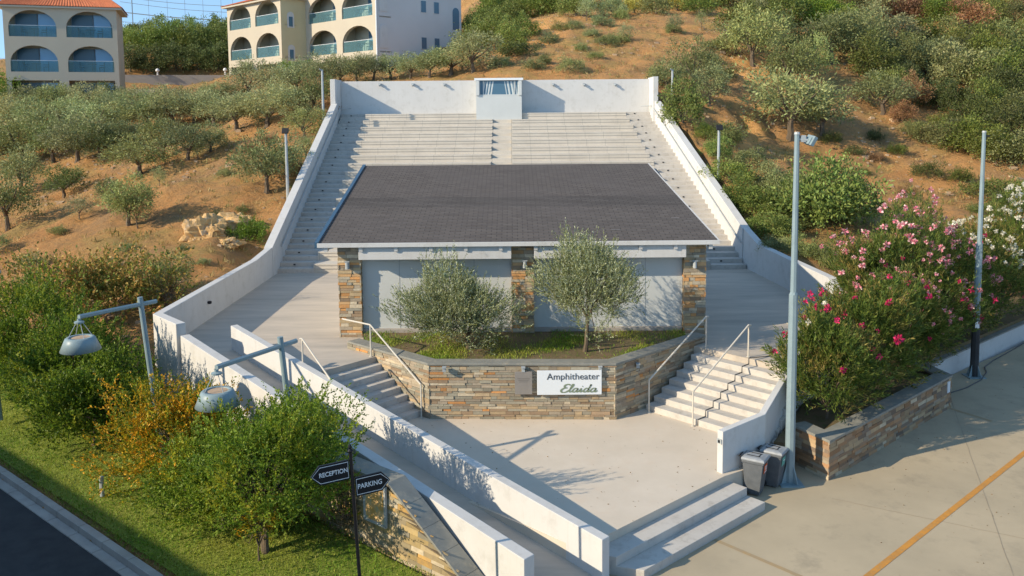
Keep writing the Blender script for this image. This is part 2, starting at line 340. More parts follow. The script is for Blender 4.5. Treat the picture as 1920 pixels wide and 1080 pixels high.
def stones(mb, p0, p1, z0, ztop, rnd, hr=(.045, .085), lr=(.14, .5), dep=(.02, .045), gap=.006):
    """individual ledge stones proud of the wall face p0->p1, outward normal to the RIGHT of p0->p1"""
    a = Vector(p0[:2]); b = Vector(p1[:2]); L = (b - a).length; u = (b - a) / L; n = Vector((u.y, -u.x))
    zt = ztop if callable(ztop) else (lambda s: ztop)
    zmax = max(zt(0), zt(L)); z = z0
    while z < zmax - .01:
        h = min(rnd.uniform(*hr), zmax - z)
        if zmax - z - h < .03: h = zmax - z
        s = 0.0
        while s < L - .005:
            l = rnd.uniform(*lr); 
            if L - s - l < .1: l = L - s
            e = s + l; t0 = min(z + h, zt(s)); t1 = min(z + h, zt(e))
            if t0 > z + .012 or t1 > z + .012:
                t0 = max(t0, z + .012) - gap; t1 = max(t1, z + .012) - gap
                o0 = rnd.uniform(*dep); o1 = o0 + rnd.uniform(-.006, .006); o2 = o0 - rnd.uniform(0, .01)
                s0, e0 = s + gap * .6, e - gap * .6
                if s == 0: s0 = -o0 * .9
                if e >= L - .001: e0 = L + o0 * .9
                P = lambda ss, oo, zz: (a.x + u.x * ss + n.x * oo, a.y + u.y * ss + n.y * oo, zz)
                q = [P(s0, o0, z), P(e0, o1, z), P(e0, o2, t1), P(s0, o2, t0), P(s0, -.01, z), P(e0, -.01, z), P(e0, -.01, t1), P(s0, -.01, t0)]
                k = len(mb.v); mb.v += q
                for f in ((0, 1, 2, 3), (1, 5, 6, 2), (4, 0, 3, 7), (3, 2, 6, 7), (4, 5, 1, 0)): mb.f.append(tuple(k + i for i in f)); mb.mi.append(mb.cm)
            s = e
        z += h

def quads_object(name, V, mat, parent=None, mi=None):
    """V: (n,4,3) array of quads"""
    n = len(V); me = bpy.data.meshes.new(name)
    me.vertices.add(n * 4); me.vertices.foreach_set('co', np.ascontiguousarray(V, dtype=np.float32).ravel())
    me.loops.add(n * 4); me.loops.foreach_set('vertex_index', np.arange(n * 4, dtype=np.int32))
    me.polygons.add(n); me.polygons.foreach_set('loop_start', np.arange(0, n * 4, 4, dtype=np.int32)); me.polygons.foreach_set('loop_total', np.full(n, 4, dtype=np.int32))
    me.materials.append(mat); me.update(calc_edges=True); me.validate()
    o = bpy.data.objects.new(name, me); COL.objects.link(o)
    if parent is not None: o.parent = parent
    return o
def nrm(a): return a / np.maximum(np.linalg.norm(a, axis=-1, keepdims=True), 1e-9)
def leaf_quads(P, A, L, Wd, rng):
    B = nrm(np.cross(A, rng.normal(size=A.shape))); L = L[:, None]; Wd = Wd[:, None]
    return np.stack([P, P + A * L * .5 + B * Wd * .5, P + A * L, P + A * L * .5 - B * Wd * .5], 1)
def lump(d, ph):
    return 1 + .16 * np.sin(d[:, 0] * 3.1 + ph[0]) * np.cos(d[:, 1] * 2.7 + ph[1]) + .13 * np.sin(d[:, 2] * 5 + d[:, 0] * 4 + ph[2]) + .08 * np.sin(d[:, 1] * 8 + ph[3])
def crown_pts(n, rng, R, c, low=-.6, inner=.45, amp=1.0):
    """points inside an uneven crown; returns points and outward dirs"""
    ph = rng.uniform(0, 6.28, 4); d = nrm(rng.normal(size=(n * 2, 3))); d = d[d[:, 2] > low][:n]
    r = (1 + (lump(d, ph) - 1) * amp) * (inner + (1 - inner) * rng.random(len(d)) ** .6)
    return d * r[:, None] * np.array(R) + np.array(c), d
def clump_crown(rng, R, c, nc, lp, cr, ll, lw, low=-.6, inner=.5):
    C, d = crown_pts(nc, rng, R, c, low, inner, 1.9)
    n = len(C); off = rng.normal(size=(n, lp, 3)) * cr * rng.uniform(.6, 1.3, (n, 1, 1))
    P = (C[:, None, :] + off).reshape(-1, 3); A = nrm(off.reshape(-1, 3) / cr * .6 + np.repeat(d, lp, 0) * .5 + rng.normal(size=(n * lp, 3)) * .6 + np.array([0, 0, .2]))
    m = len(P); return leaf_quads(P, A, ll * rng.uniform(.6, 1.4, m), lw * rng.uniform(.6, 1.4, m), rng)
def sprig_crown(rng, R, c, ns, sl, k, ll, lw, low=-.7, inner=.5, up=.5, spread=.45, ang=.8, droop=0.0):
    S, d = crown_pts(ns, rng, R, c, low, inner, 2.2); n = len(S)
    Dn = nrm(d * spread + np.array([0, 0, up]) + rng.normal(size=(n, 3)) * .35)
    t = np.linspace(.05, 1, k)[None, :, None]; Ls = (sl * rng.uniform(.5, 1.3, n) * np.where(rng.random(n) < .07, 1.6, 1))[:, None, None]
    P = S[:, None, :] + Dn[:, None, :] * t * Ls; P[:, :, 2] -= droop * (t[:, :, 0] ** 2) * Ls[:, :, 0]
    side = nrm(np.cross(Dn[:, None, :] + 0 * P, rng.normal(size=P.shape)))
    A = nrm(Dn[:, None, :] + side * ang + rng.normal(size=P.shape) * .2)
    P = P.reshape(-1, 3); A = A.reshape(-1, 3); m = len(P)
    return leaf_quads(P, A, ll * rng.uniform(.6, 1.3, m), lw * rng.uniform(.7, 1.3, m), rng), S
def trunk_mb(rnd, h, r, crown_c, crown_r, nb=6, k=7, lean=.1):
    mb = MB(); p = [Vector((0, 0, -.25 * r / .1 * .3))]; d = Vector((rnd.uniform(-lean, lean), rnd.uniform(-lean, lean), 1)); rs = [r * 1.35]
    for i in range(1, 5): p.append(Vector((d.x * h * i / 4 + rnd.uniform(-.3, .3) * r, d.y * h * i / 4 + rnd.uniform(-.3, .3) * r, h * i / 4))); rs.append(r * (1.1 - .12 * i))
    mb.tube(p, rs, k)
    top = p[-1]
    for b in range(nb):
        an = 2 * math.pi * (b + rnd.random() * .7) / nb; e = Vector((math.cos(an) * crown_r[0] * .7, math.sin(an) * crown_r[1] * .7, crown_c[2] + rnd.uniform(-.1, .55) * crown_r[2]))
        m = top.lerp(e, .5) + Vector((rnd.uniform(-.1, .1) * crown_r[0], rnd.uniform(-.1, .1) * crown_r[0], -.08 * crown_r[2]))
        mb.tube([top - Vector((0, 0, r)), top.lerp(m, .5), m, e], [r * .62, r * .5, r * .36, r * .12], 5)
    return mb
def text_mesh(name, body, size, mat, parent, loc, rot, extrude=.003, shear=0.0, align='CENTER', sx=1.0, bold=0.0):
    c = bpy.data.curves.new(name, 'FONT'); c.body = body; c.size = size; c.extrude = extrude; c.align_x = align; c.align_y = 'CENTER'; c.shear = shear; c.offset = bold
    t = bpy.data.objects.new(name + '_src', c); COL.objects.link(t)
    dg = bpy.context.evaluated_depsgraph_get(); dg.update()
    me = bpy.data.meshes.new_from_object(t.evaluated_get(dg)); bpy.data.objects.remove(t)
    me.materials.clear(); me.materials.append(mat); o = bpy.data.objects.new(name, me); COL.objects.link(o)
    o.parent = parent; o.location = loc; o.rotation_euler = rot; o.scale = (sx, 1, 1); return o
ORD = ['first', 'second', 'third', 'fourth', 'fifth', 'sixth', 'seventh', 'eighth', 'ninth', 'tenth', 'eleventh', 'twelfth', 'thirteenth', 'fourteenth', 'fifteenth', 'sixteenth', 'seventeenth', 'eighteenth', 'nineteenth', 'twentieth']
def ordl(i, n):
    return 'leftmost' if i == 0 else ('rightmost' if i == n - 1 else ORD[i] + ' from the left')

# ---------------------------------------------------------------- terrain
CP = []
def cp(px, py, d): CP.append(D(px, py, d))
for a in [(0, 540, 32), (130, 520, 32.5), (250, 480, 34), (400, 440, 34), (0, 400, 46), (200, 350, 46), (400, 300, 46), (0, 250, 66), (200, 220, 66), (400, 230, 58), (550, 180, 62),
          (0, 190, 73), (230, 180, 74), (340, 180, 83), (245, 182, 80), (290, 182, 82), (390, 179, 84), (430, 175, 86), (240, 178, 84.5), (300, 178, 86), (380, 176, 87.5), (300, 130, 90), (390, 130, 91), (440, 150, 84), (725, 128, 76), (660, 140, 72), (800, 145, 60), (1000, 146, 56), (1200, 146, 54), (950, 100, 66), (1000, 40, 78),
          (1200, 40, 76), (1200, 90, 64), (1300, 0, 100), (900, 60, 92), (330, 128, 91), (330, 75, 112), (240, 80, 112), (440, 70, 112), (1400, 300, 44), (1450, 180, 56), (1520, 300, 48), (1700, 300, 50),
          (1700, 420, 38), (1900, 430, 37), (1600, 430, 36), (1700, 180, 62), (1900, 180, 62), (1650, 60, 85), (1900, 60, 88), (1900, 0, 110), (1400, 60, 76), (1400, 0, 95), (1900, 280, 50)]: cp(*a)
CP += [(-10.4, 34, 1.7), (-10.4, 39, 3.6), (-10.4, 47, 6.8), (-10.4, 51, 8.3), (-10.5, 28, 1.3), (-10.4, 24, .7), (-9.4, 21.5, .1), (9.4, 46, 6.9), (10.2, 39.5, 4.6), (10.8, 36, 2.6), (10.8, 30, 1.7), (11, 25, 1.0), (10, 21.5, .3), (8, 19.6, .2),
       (0, 51.5, 9.0), (-8, 51.5, 8.9), (8, 51.5, 8.9), (-4.4, 14.7, -.4), (-2, 12.5, -.45), (-8.7, 17.3, -.4), (-11.5, 18.5, -.5), (-14.3, 23, -.1), (-7, 19, -.25), (-11, 23.5, .4), (-16, 27, .5), (-22, 28, 0), (-28, 36, 1), (-30, 20, -.6), (-14, 10, -.6),
       (18.5, 29, -.2), (24, 36, .4), (13, 24, .1), (30, 34, .8), (8, 10, -.6), (30, 15, -.6), (-60, 60, 5), (-60, 110, 15), (70, 60, 8), (80, 110, 24), (40, 30, 1.2), (60, 30, 2), (0, 130, 30), (40, 140, 34), (-30, 135, 15), (-60, 150, 12), (100, 150, 34), (-20, 0, -.6), (30, 0, -.6), (0, 5, -.6), (-20, 112, 17), (-5, 110, 21)]
CPa = np.array(CP)
def _tps(r2): return .5 * r2 * np.log(np.maximum(r2, 1e-9))
def _fit():
    n = len(CPa); X = CPa[:, :2]; r2 = ((X[:, None] - X[None]) ** 2).sum(-1)
    K = _tps(r2) + np.eye(n) * 1.2; P = np.hstack([np.ones((n, 1)), X]); A = np.zeros((n + 3, n + 3)); A[:n, :n] = K; A[:n, n:] = P; A[n:, :n] = P.T
    return np.linalg.solve(A, np.concatenate([CPa[:, 2], np.zeros(3)]))
TW = _fit()
def inpoly(x, y, poly):
    x = np.asarray(x, float); y = np.asarray(y, float); ins = np.zeros(x.shape, bool); n = len(poly); j = n - 1
    for i in range(n):
        xi, yi = poly[i][:2]; xj, yj = poly[j][:2]
        c = ((yi > y) != (yj > y)) & (x < (xj - xi) * (y - yi) / ((yj - yi) if yj != yi else 1e-9) + xi); ins ^= c; j = i
    return ins
def vnoise(x, y, s, seed=0):
    # cheap smooth sum-of-sines noise
    rg = np.random.default_rng(seed); o = 0
    for k in range(7):
        a = rg.uniform(0, 6.28); fq = s * rg.uniform(.6, 1.8); o = o + np.sin((x * math.cos(a) + y * math.sin(a)) * fq + rg.uniform(0, 6.28)) / 7
    return o * 1.8
AMPH = [(-9.9, 22.5), (-9.95, 34), (-10.25, 50.6), (8.3, 50.6), (10.25, 35), (10.25, 25.0), (7.9, 21.1), (5.5, 17.6), (4.2, 16.9), (1.5, 13), (0, 12.6), (-8.9, 21.2)]
KERB0 = Vector((-11.56, 18.53)); KU = Vector((5.27, -4.43)).normalized(); KN = Vector((KU.y, -KU.x))   # KN points to the road side
def kpt(s, o=0.0): return (KERB0.x + KU.x * s + KN.x * o, KERB0.y + KU.y * s + KN.y * o)
PARK = [(-2.2, 11.9), (-3.5, 9), (-3, 0), (90, 0), (90, 104), (17.3, 28.55), (12.9, 25.0), (12.0, 24.6), (11.6, 22.6), (6.9, 18.15), (6.3, 19.3), (2, 20), (-.5, 14.2)]
BEDM = [(6.3, 18.9), (6.9, 17.8), (11.9, 22.3), (13.2, 24.4), (18, 28.2), (46, 51.2), (44.5, 53.5), (17, 30.9), (12, 27.6), (10.3, 25), (7.8, 21)]
ROAD = [kpt(-16, 0), kpt(18, 0), kpt(18, 16), kpt(-16, 16)]
def terr(x, y):
    x = np.asarray(x, float); y = np.asarray(y, float)
    sh = x.shape; X = np.stack([x.ravel(), y.ravel()], 1); out = np.zeros(len(X))
    for i in range(0, len(X), 20000):
        q = X[i:i + 20000]; r2 = ((q[:, None] - CPa[None, :, :2]) ** 2).sum(-1)
        out[i:i + 20000] = _tps(r2) @ TW[:-3] + TW[-3] + q @ TW[-2:]
    h = out.reshape(sh)
    far = np.clip((y - 24) / 12, 0, 1)
    h = h + far * (.28 * vnoise(x, y, .55, 3) + .16 * vnoise(x, y, 1.5, 4) + .08 * vnoise(x, y, 3.2, 5) + .05 * vnoise(x, y, 6.5, 6) - .35 * np.clip(np.abs(vnoise(x + y * .4, y * .35, .5, 15)) < .12, 0, 1) * 0)
    m_ = np.clip(1 - np.abs(x - (y * .27)) / 4, 0, 1) * np.clip((y - 36) / 4, 0, 1) * np.clip((75 - y) / 6, 0, 1); h = h + m_ * (.5 * np.abs(vnoise(x, y * .5, 1.6, 33)) + .25 * np.abs(vnoise(x, y, 3.0, 34)) - .3)
    return h
def ground(x, y):
    h = terr(x, y); x = np.asarray(x, float); y = np.asarray(y, float)
    lvl = np.where(y > 33.5, 1.2 + .4 * (y - 34.1) - 1.6, -1.0)
    h = np.where(inpoly(x, y, AMPH), np.minimum(h, lvl), h)
    h = np.where(inpoly(x, y, PARK), -.9, h); h = np.where(inpoly(x, y, BEDM), -1.0, h); h = np.where(inpoly(x, y, ROAD), -.95, h)
    return h
def hit(px, py, dmin=14, dmax=170):
    d = ray(px, py); ys = np.arange(dmin, dmax, .25); t = ys / d[1]; X = t * d[0]; Z = H + t * d[2]
    g = terr(X, ys); k = np.nonzero(Z <= g)[0]
    i = k[0] if len(k) else len(ys) - 1
    return X[i], ys[i], g[i]
def grid1d(a, b, fine, lo, hi, grow):
    xs = [lo]; st = fine
    while xs[-1] < hi: xs.append(xs[-1] + fine)
    l = [lo]; s = fine
    while l[-1] > a: s = min(s * grow, 2.2); l.append(l[-1] - s)
    r = [xs[-1]]; s = fine
    while r[-1] < b: s = min(s * grow, 2.2); r.append(r[-1] + s)
    return np.array(l[::-1][:-1] + xs + r[1:])
gx = grid1d(-95, 125, .28, -12, 12, 1.01); gy = np.concatenate([np.arange(-6, 12, 1.0), np.arange(12, 52, .28), 52 + np.cumsum(np.minimum(.28 * 1.02 ** np.arange(160), 1.6))])
gy = gy[gy < 190]
XX, YY = np.meshgrid(gx, gy); ZZ = ground(XX, YY)
nx_, ny_ = len(gx), len(gy)
me = bpy.data.meshes.new('ground'); me.vertices.add(nx_ * ny_); me.vertices.foreach_set('co', np.stack([XX, YY, ZZ], -1).astype(np.float32).ravel())
ii, jj = np.meshgrid(np.arange(nx_ - 1), np.arange(ny_ - 1)); a = (jj * nx_ + ii).ravel(); fq = np.stack([a, a + 1, a + nx_ + 1, a + nx_], 1)
me.loops.add(fq.size); me.loops.foreach_set('vertex_index', fq.astype(np.int32).ravel()); me.polygons.add(len(fq))
me.polygons.foreach_set('loop_start', np.arange(0, fq.size, 4, dtype=np.int32)); me.polygons.foreach_set('loop_total', np.full(len(fq), 4, dtype=np.int32))
me.polygons.foreach_set('use_smooth', np.ones(len(fq), bool)); me.materials.append(M['ground'])
BARE = [[(1372, 100, 66), (1432, 118, 64), (1446, 205, 53), (1412, 290, 45), (1462, 335, 41), (1440, 430, 36), (1392, 440, 36), (1366, 330, 42), (1352, 235, 49), (1396, 160, 58)], [(925, 105, 64), (985, 40, 76), (1030, 28, 80), (1080, 60, 72), (1000, 100, 65)], [(1395, 440, 36), (1470, 440, 35), (1470, 480, 33), (1420, 470, 33)]]
bw_ = np.zeros(XX.shape)
for pl_ in BARE:
    pw_ = [D(*q_)[:2] for q_ in pl_]; jx = XX + .8 * vnoise(XX, YY, 1.3, 21); jy = YY + 1.0 * vnoise(XX, YY, 1.1, 22); bw_ = np.maximum(bw_, inpoly(jx, jy, pw_).astype(float))
at_ = me.attributes.new('bare', 'FLOAT', 'POINT'); at_.data.foreach_set('value', bw_.astype(np.float32).ravel()); me.update(calc_edges=True)
o = bpy.data.objects.new('hill', me); COL.objects.link(o); tag(o, kind='structure')
# distant land out to the horizon
mb = MB(); mb.face([(-1500, -60, -6), (1500, -60, -6), (1500, 1500, -6), (-1500, 1500, -6)])
o = mb.build('distant_ground', M['ground']); tag(o, kind='structure')

# ---------------------------------------------------------------- paving
def sheet(name, poly, z, mat, thick=0.0):
    mb = MB()
    if thick: mb.prism(poly, z - thick, z)
    else:
        a = sum(poly[i][0] * poly[(i + 1) % len(poly)][1] - poly[(i + 1) % len(poly)][0] * poly[i][1] for i in range(len(poly)))
        mb.face([(p[0], p[1], z) for p in (poly if a > 0 else poly[::-1])])
    return tag(mb.build(name, mat), kind='structure')
sheet('parking_ground', PARK, -.5, M['park'], .5)
sheet('road', ROAD, -.56, M['asphalt'], .3)
IS = Vector(G(445, 608, 1.86)); IE = Vector(G(1143, 1005, .34)); IU = (IE - IS).normalized(); INn = Vector((-IU.y, IU.x))  # towards plaza
edge0 = Vector((1.7, 14.69)); EU = Vector((2.65, 2.38)).normalized(); EN = Vector((EU.y, -EU.x))
plaza = [(1.11, 14.16), (4.35, 17.07), (4.95, 17.45), (5.6, 18.4), (6.2, 19.6), (5, 21.5), (-3.3, 21.5), (-5.0, 19.75)]
sheet('plaza', plaza, 0.0, M['plaza'], .55)
A_ = (-4.46, 22.74); B_ = (-2.09, 20.6); C_ = (2.49, 20.45); D_ = (5.3, 23.09)
T1 = Vector((-3.59, 21.97)); LU = Vector((.743, -.67)); LP = Vector((-.67, -.743))
RU = Vector((.729, .685)); RP = Vector((.685, -.729)); RB = Vector((3.4, 21.03))
def lineX(p, d, q, e):
    den = d.x * e.y - d.y * e.x; t = ((q.x - p.x) * e.y - (q.y - p.y) * e.x) / den; return p + d * t
P2 = Vector((5.31, 17.73)); P3 = Vector((7.32, 21.06)); WU = (P3 - P2).normalized()
topR = RB + RU * 2.24; tRend = lineX(topR, RP, P2, WU); tLend = lineX(T1, LP, IS, IU)
terrace = [(-9.6, 34.5), (-9.55, 22.9), (-8.2, 21.9), (-8.05, 21.75), (IS.x, IS.y), tuple(tLend), tuple(T1), (T1.x - .2, T1.y + .6), (-3.2, 23.2), (3.8, 23.2), (topR.x - .1, topR.y + .1), tuple(topR), tuple(tRend), (7.9, 21.6), (10.1, 25.1), (9.95, 35)]
sheet('terrace_pavement', terrace, 1.2, M['terrace'], 1.75)
# ramp between the two white walls
o0 = Vector(G(355, 626, 1.9)); OE = Vector(G(1002, 1039, .42)); OU = (OE - o0).normalized()
mb = MB(); r0a = IS + IU * 0.0; r0b = Vector((-8.05, 21.75)); r1a = IE + IU * .9; r1b = OE + OU * .4
mb.prism([(r0a.x, r0a.y, 1.2), (r0b.x, r0b.y, 1.2), (r1b.x, r1b.y, -.49), (r1a.x, r1a.y, -.49)], -1.0, 0)
tag(mb.build('ramp_pavement', M['terrace']), kind='structure')
# road markings
def stripe(name, p, q, wd, z, mat, label):
    a = Vector(p); b = Vector(q); d = (b - a).normalized(); n = Vector((-d.y, d.x)) * wd / 2
    mb = MB(); K = 14
    for i in range(K):
        s, e = a.lerp(b, i / K), a.lerp(b, (i + 1) / K)
        mb.face([(s.x - n.x, s.y - n.y, z), (e.x - n.x, e.y - n.y, z), (e.x + n.x, e.y + n.y, z), (s.x + n.x, s.y + n.y, z)][::1])
    return tag(mb.build(name, mat), kind='structure')
a = Vector(G(1628, 1080, -.5)); b = Vector(G(1920, 850, -.5)); stripe('orange_line', a - (b - a) * .4, b + (b - a) * 1.5, .12, -.494, M['orange'], '')
a = Vector(G(1340, 1012, -.5)); b = Vector(G(1510, 1085, -.5)); stripe('worn_line', a, b + (b - a) * .3, .09, -.495, M['faint'], '')
a = Vector(G(1690, 738, -.5)); b = Vector(G(1860, 790, -.5)); stripe('worn_line', a, b, .1, -.495, M['faint'], '')
# fine cracks and joints in the parking concrete
mb = MB(); rnd = random.Random(5)
for (p, q) in [((1560, 935), (1920, 1010)), ((1780, 740), (1900, 1080))]:
    a = Vector(G(*p, -.5)); b = Vector(G(*q, -.5)); pr = a
    for i in range(1, 30):
        c = a.lerp(b, i / 29) + Vector((rnd.uniform(-.008, .008), rnd.uniform(-.008, .008))); d = (c - pr).normalized(); n = Vector((-d.y, d.x)) * .007
        mb.face([(pr.x - n.x, pr.y - n.y, -.496), (c.x - n.x, c.y - n.y, -.496), (c.x + n.x, c.y + n.y, -.496), (pr.x + n.x, pr.y + n.y, -.496)]); pr = c
tag(mb.build('paving_joints', mottled('joint_filler', (.3, .25, .18), (.36, .3, .22), 3, .9)), kind='structure')
# kerb
mb = MB(); s = -16.0
while s < 18:
    a, b, c, d = kpt(s + .006, -.16), kpt(s + .994, -.16), kpt(s + .994, .0), kpt(s + .006, .0); mb.prism([a, b, c, d], -.9, -.41)
    a, b, c, d = kpt(s + .006, .003), kpt(s + .994, .003), kpt(s + .994, .2), kpt(s + .006, .2); mb.prism([a, b, c, d], -.9, -.535)
    s += 1
tag(mb.build('kerb', M['kerb'], bevel=.012), 'long pale concrete kerb between lawn and shaded road', 'kerb')

# lawn
LAWN = [kpt(-9, -.17), kpt(13, -.17), kpt(13, -3.0), kpt(3.5, -3.0), kpt(2.6, -3.6), kpt(-3, -3.8), kpt(-9, -3.2)]
def lawn_h(x, y): return np.maximum(terr(x, y), -.47) + .06
mb = MB(); ss_ = np.arange(-9, 13.1, .3); oo_ = np.arange(-4.2, -.1, .2588); Sg, Og = np.meshgrid(ss_, oo_)
Lx = KERB0.x + KU.x * Sg + KN.x * (Og + .03); Ly = KERB0.y + KU.y * Sg + KN.y * (Og + .03); Lz = lawn_h(Lx, Ly); ok_ = (Og > -3.0) | (Sg < 2.8); nS = len(ss_)
mb.v = [(float(a), float(b), float(c)) for a, b, c in zip(Lx.ravel(), Ly.ravel(), Lz.ravel())]
for j in range(len(oo_) - 1):
    for i in range(nS - 1):
        if ok_[j, i] and ok_[j, i + 1]: mb.f.append((j * nS + i, j * nS + i + 1, (j + 1) * nS + i + 1, (j + 1) * nS + i)); mb.mi.append(0)
tag(mb.build('lawn', M['lawn'], smooth=True), kind='structure')
def blades(name, poly, n, hfun, hgt, mat, seed, wd=.007, lean=.5, dens=None):
    rng = np.random.default_rng(seed); P = np.array([p[:2] for p in poly]); lo = P.min(0); hi = P.max(0)
    x = rng.uniform(lo[0], hi[0], n * 3); y = rng.uniform(lo[1], hi[1], n * 3); k = inpoly(x, y, poly)
    if dens is not None: k &= rng.random(len(x)) < dens(x, y)
    x = x[k][:n]; y = y[k][:n]; z = hfun(x, y); m = len(x); p = np.stack([x, y, z], 1)
    A = nrm(np.stack([rng.normal(0, lean, m), rng.normal(0, lean, m), np.ones(m)], 1))
    return quads_object(name, leaf_quads(p, A, hgt * rng.uniform(.5, 1.5, m), np.full(m, wd) * rng.uniform(.7, 1.6, m), rng), mat)
tag(blades('grass', LAWN, 110000, lambda x, y: lawn_h(x, y) - .005, .05, M['blade'], 1, wd=.012), kind='stuff', label='short green lawn grass beside the kerb', cat='grass')

rng = np.random.default_rng(44)
def litter(name, poly, z, n, seed, lab):
    rng = np.random.default_rng(seed); P_ = np.array([p[:2] for p in poly]); lo = P_.min(0); hi = P_.max(0); x = rng.uniform(lo[0], hi[0], n * 3); y = rng.uniform(lo[1], hi[1], n * 3); k = inpoly(x, y, poly); x = x[k][:n]; y = y[k][:n]; m = len(x)
    A = nrm(np.stack([rng.normal(0, 1, m), rng.normal(0, 1, m), rng.uniform(.0, .25, m)], 1)); L = rng.uniform(.015, .05, m)
    tag(quads_object(name, leaf_quads(np.stack([x, y, np.full(m, z + .006)], 1), A, L, L * .45, rng), mottled(name + '_mat', (.25, .16, .07), (.13, .1, .05), 5, .9)), lab, 'leaves', kind='stuff')
litter('fallen_leaves', plaza, 0.0, 260, 1, 'small dry leaves scattered on the plaza')
litter('fallen_leaves', [(6.0, 10), (20, 10), (26, 30), (17.4, 28.3), (12.9, 24.7), (12, 22.2), (7, 17.9)], -.5, 900, 2, 'small dry leaves scattered on the parking ground')

# ---------------------------------------------------------------- white walls
def wallthing(name, label, pts, t, mat=M['white'], zb=-1.5, bev=.012, cat='wall', z0s=None):
    mb = MB(); wall_path(mb, pts, t, zb, z0s)
    # weld
    o = mb.build(name, mat); 
    import bmesh
    bm = bmesh.new(); bm.from_mesh(o.data); bmesh.ops.remove_doubles(bm, verts=bm.verts, dist=.0005); bmesh.ops.recalc_face_normals(bm, faces=bm.faces); bm.to_mesh(o.data); bm.free()
    b = o.modifiers.new('bevel', 'BEVEL'); b.width = bev; b.segments = 2; b.limit_method = 'ANGLE'
    return tag(o, label, cat)
# inner ramp wall (wall beside the stairs and plaza)
wallthing('ramp_wall', 'long white wall between the narrow ramp and the plaza', [(IS.x, IS.y, 1.86), (IS.x + (IE - IS).x * .54, IS.y + (IE - IS).y * .54, 1.03), (IE.x, IE.y, .34)], -.2)
wallthing('ramp_wall', 'lower outer white wall of the ramp, beside the stone-clad map wall', [(o0.x, o0.y, 1.9), (OE.x, OE.y, .42)], -.24)
# left terrace wall with stub
wl_side = [(-9.5, 33.4, 2.35), (-9.5, 31.4, 2.2), (-9.52, 22.85, 2.2), (-8.5, 21.75, 2.2)]
wallthing('terrace_wall', 'white wall along the left edge of the left terrace', wl_side, -.25)
# left stair wall of the amphitheatre
SB = 34.1; SR = 6.4 / 15.9
def slz(y): return 1.2 + (y - SB) * SR
def xl(y): return -9.5 - .35 * (y - 34.1) / 15.9
def xr(y): return 9.45 - 1.5 * (y - 34.1) / 15.9
wallthing('side_wall', 'sloping white wall along the left side of the seating', [(xl(48.4), 48.4, 8.2), (xl(33.41), 33.41, 2.35)], -.34)
wallthing('side_wall', 'sloping white wall along the right side of the seating', [(xr(34.6), 34.6, 2.8), (xr(48.4), 48.4, 8.2)], -.34)
wallthing('terrace_wall', 'white wall curving along the right edge of the right terrace', [(10.02, 25.2, 1.45), (9.98, 26.7, 2.28), (9.78, 30.5, 2.3), (9.6, 33.0, 2.35), (9.45, 34.595, 2.8)], -.28)
# back wall
mb = MB()
bw = thing('back_wall', 'tall white wall closing the top of the seating', 'wall', (0, 50, 7.6)); bw['_o'] = 1
mb = MB(); mb.prism([(xl(50) - .05, 50), (xr(50) + .05, 50), (xr(50) + .05, 50.3), (xl(50) - .05, 50.3)], 5.5, 9.5); mb.build('wall_panel', M['white'], bw, bevel=.015)
mb = MB(); mb.prism([(xl(50) - .34, 48.404), (xl(50) - .054, 48.404), (xl(50) - .054, 50.3), (xl(50) - .34, 50.3)], 5, 9.57); mb.prism([(xr(50) + .34, 48.404), (xr(50) + .054, 48.404), (xr(50) + .054, 50.3), (xr(50) + .34, 50.3)], 5, 9.57); mb.build('end_pier', M['white'], bw, bevel=.015)
for px in (712, 774, 833, 1037, 1095, 1153):
    x, y, z = D(px, 158, 49.9); mb = MB(); mb.box((x, 49.93, z), (.16, .14, .1)); mb.tube([(x, 49.86, z - .02), (x + .03, 49.78, z - .08)], [.05, .07], 8); mb.build('wall_light', M['galv'], bw)
# handrails fixed on side walls
for sgn, fx, lab in ((1, xl, 'thin dark handrail fixed along the left seating wall'), (-1, xr, 'thin dark handrail fixed along the right seating wall')):
    t = thing('handrail', lab, 'handrail', (fx(34), 34, 2)); t['_o'] = 1
    mb = MB(); pts = [(fx(y) + sgn * .07, y, slz(y) + .92 - .1) for y in np.linspace(34.6, 48.8, 12)]; pts.append((pts[-1][0] + sgn * .5, 49.5, pts[-1][2])); mb.tube(pts, .028, 6); mb.build('rail', M['galv'], t)
    mb = MB()
    for y in np.linspace(35, 48.2, 9): mb = MB(); mb.tube([(fx(y) - sgn * .0, y, slz(y) + .74), (fx(y) + sgn * .07, y, slz(y) + .8)], .015, 5); mb.build('bracket', M['galv'], t)

# ---------------------------------------------------------------- seating
NR = 18; GO = 15.9 / NR; RI = 6.4 / NR
bank = thing('seating_bank', 'bank of pale concrete seat rows rising to the back wall', 'seating', (0, 34, 1.2)); bank['_o'] = 1
SW = 1.45; CA, CB = -1.05, .0
rnd = random.Random(3)
for i in range(NR):
    y0 = SB + i * GO; y1 = y0 + GO; z = 1.2 + (i + 1) * RI
    for (a, b) in (((lambda y: xl(y) + SW), (lambda y: CA)), ((lambda y: CB), (lambda y: xr(y) - SW))):
        mb = MB(); mb.prism([(a(y0), y0), (b(y0), y0), (b(y1), y1 + .0), (a(y1), y1)], z - .9, z)
        mb.prism([(a(y0) + .02, y0 - .025), (b(y0) - .02, y0 - .025), (b(y0) - .02, y0 - .001), (a(y0) + .02, y0 - .001)], z - .06, z - .003)
        mb.prism([(a(y0) + .02, y0 - .03), (b(y0) - .02, y0 - .03), (b(y0) - .02, y0 - .0012), (a(y0) + .02, y0 - .0012)], z - RI * .55, z - RI * .55 + .025)
        mb.build('seat_row', M['seat'], bank)
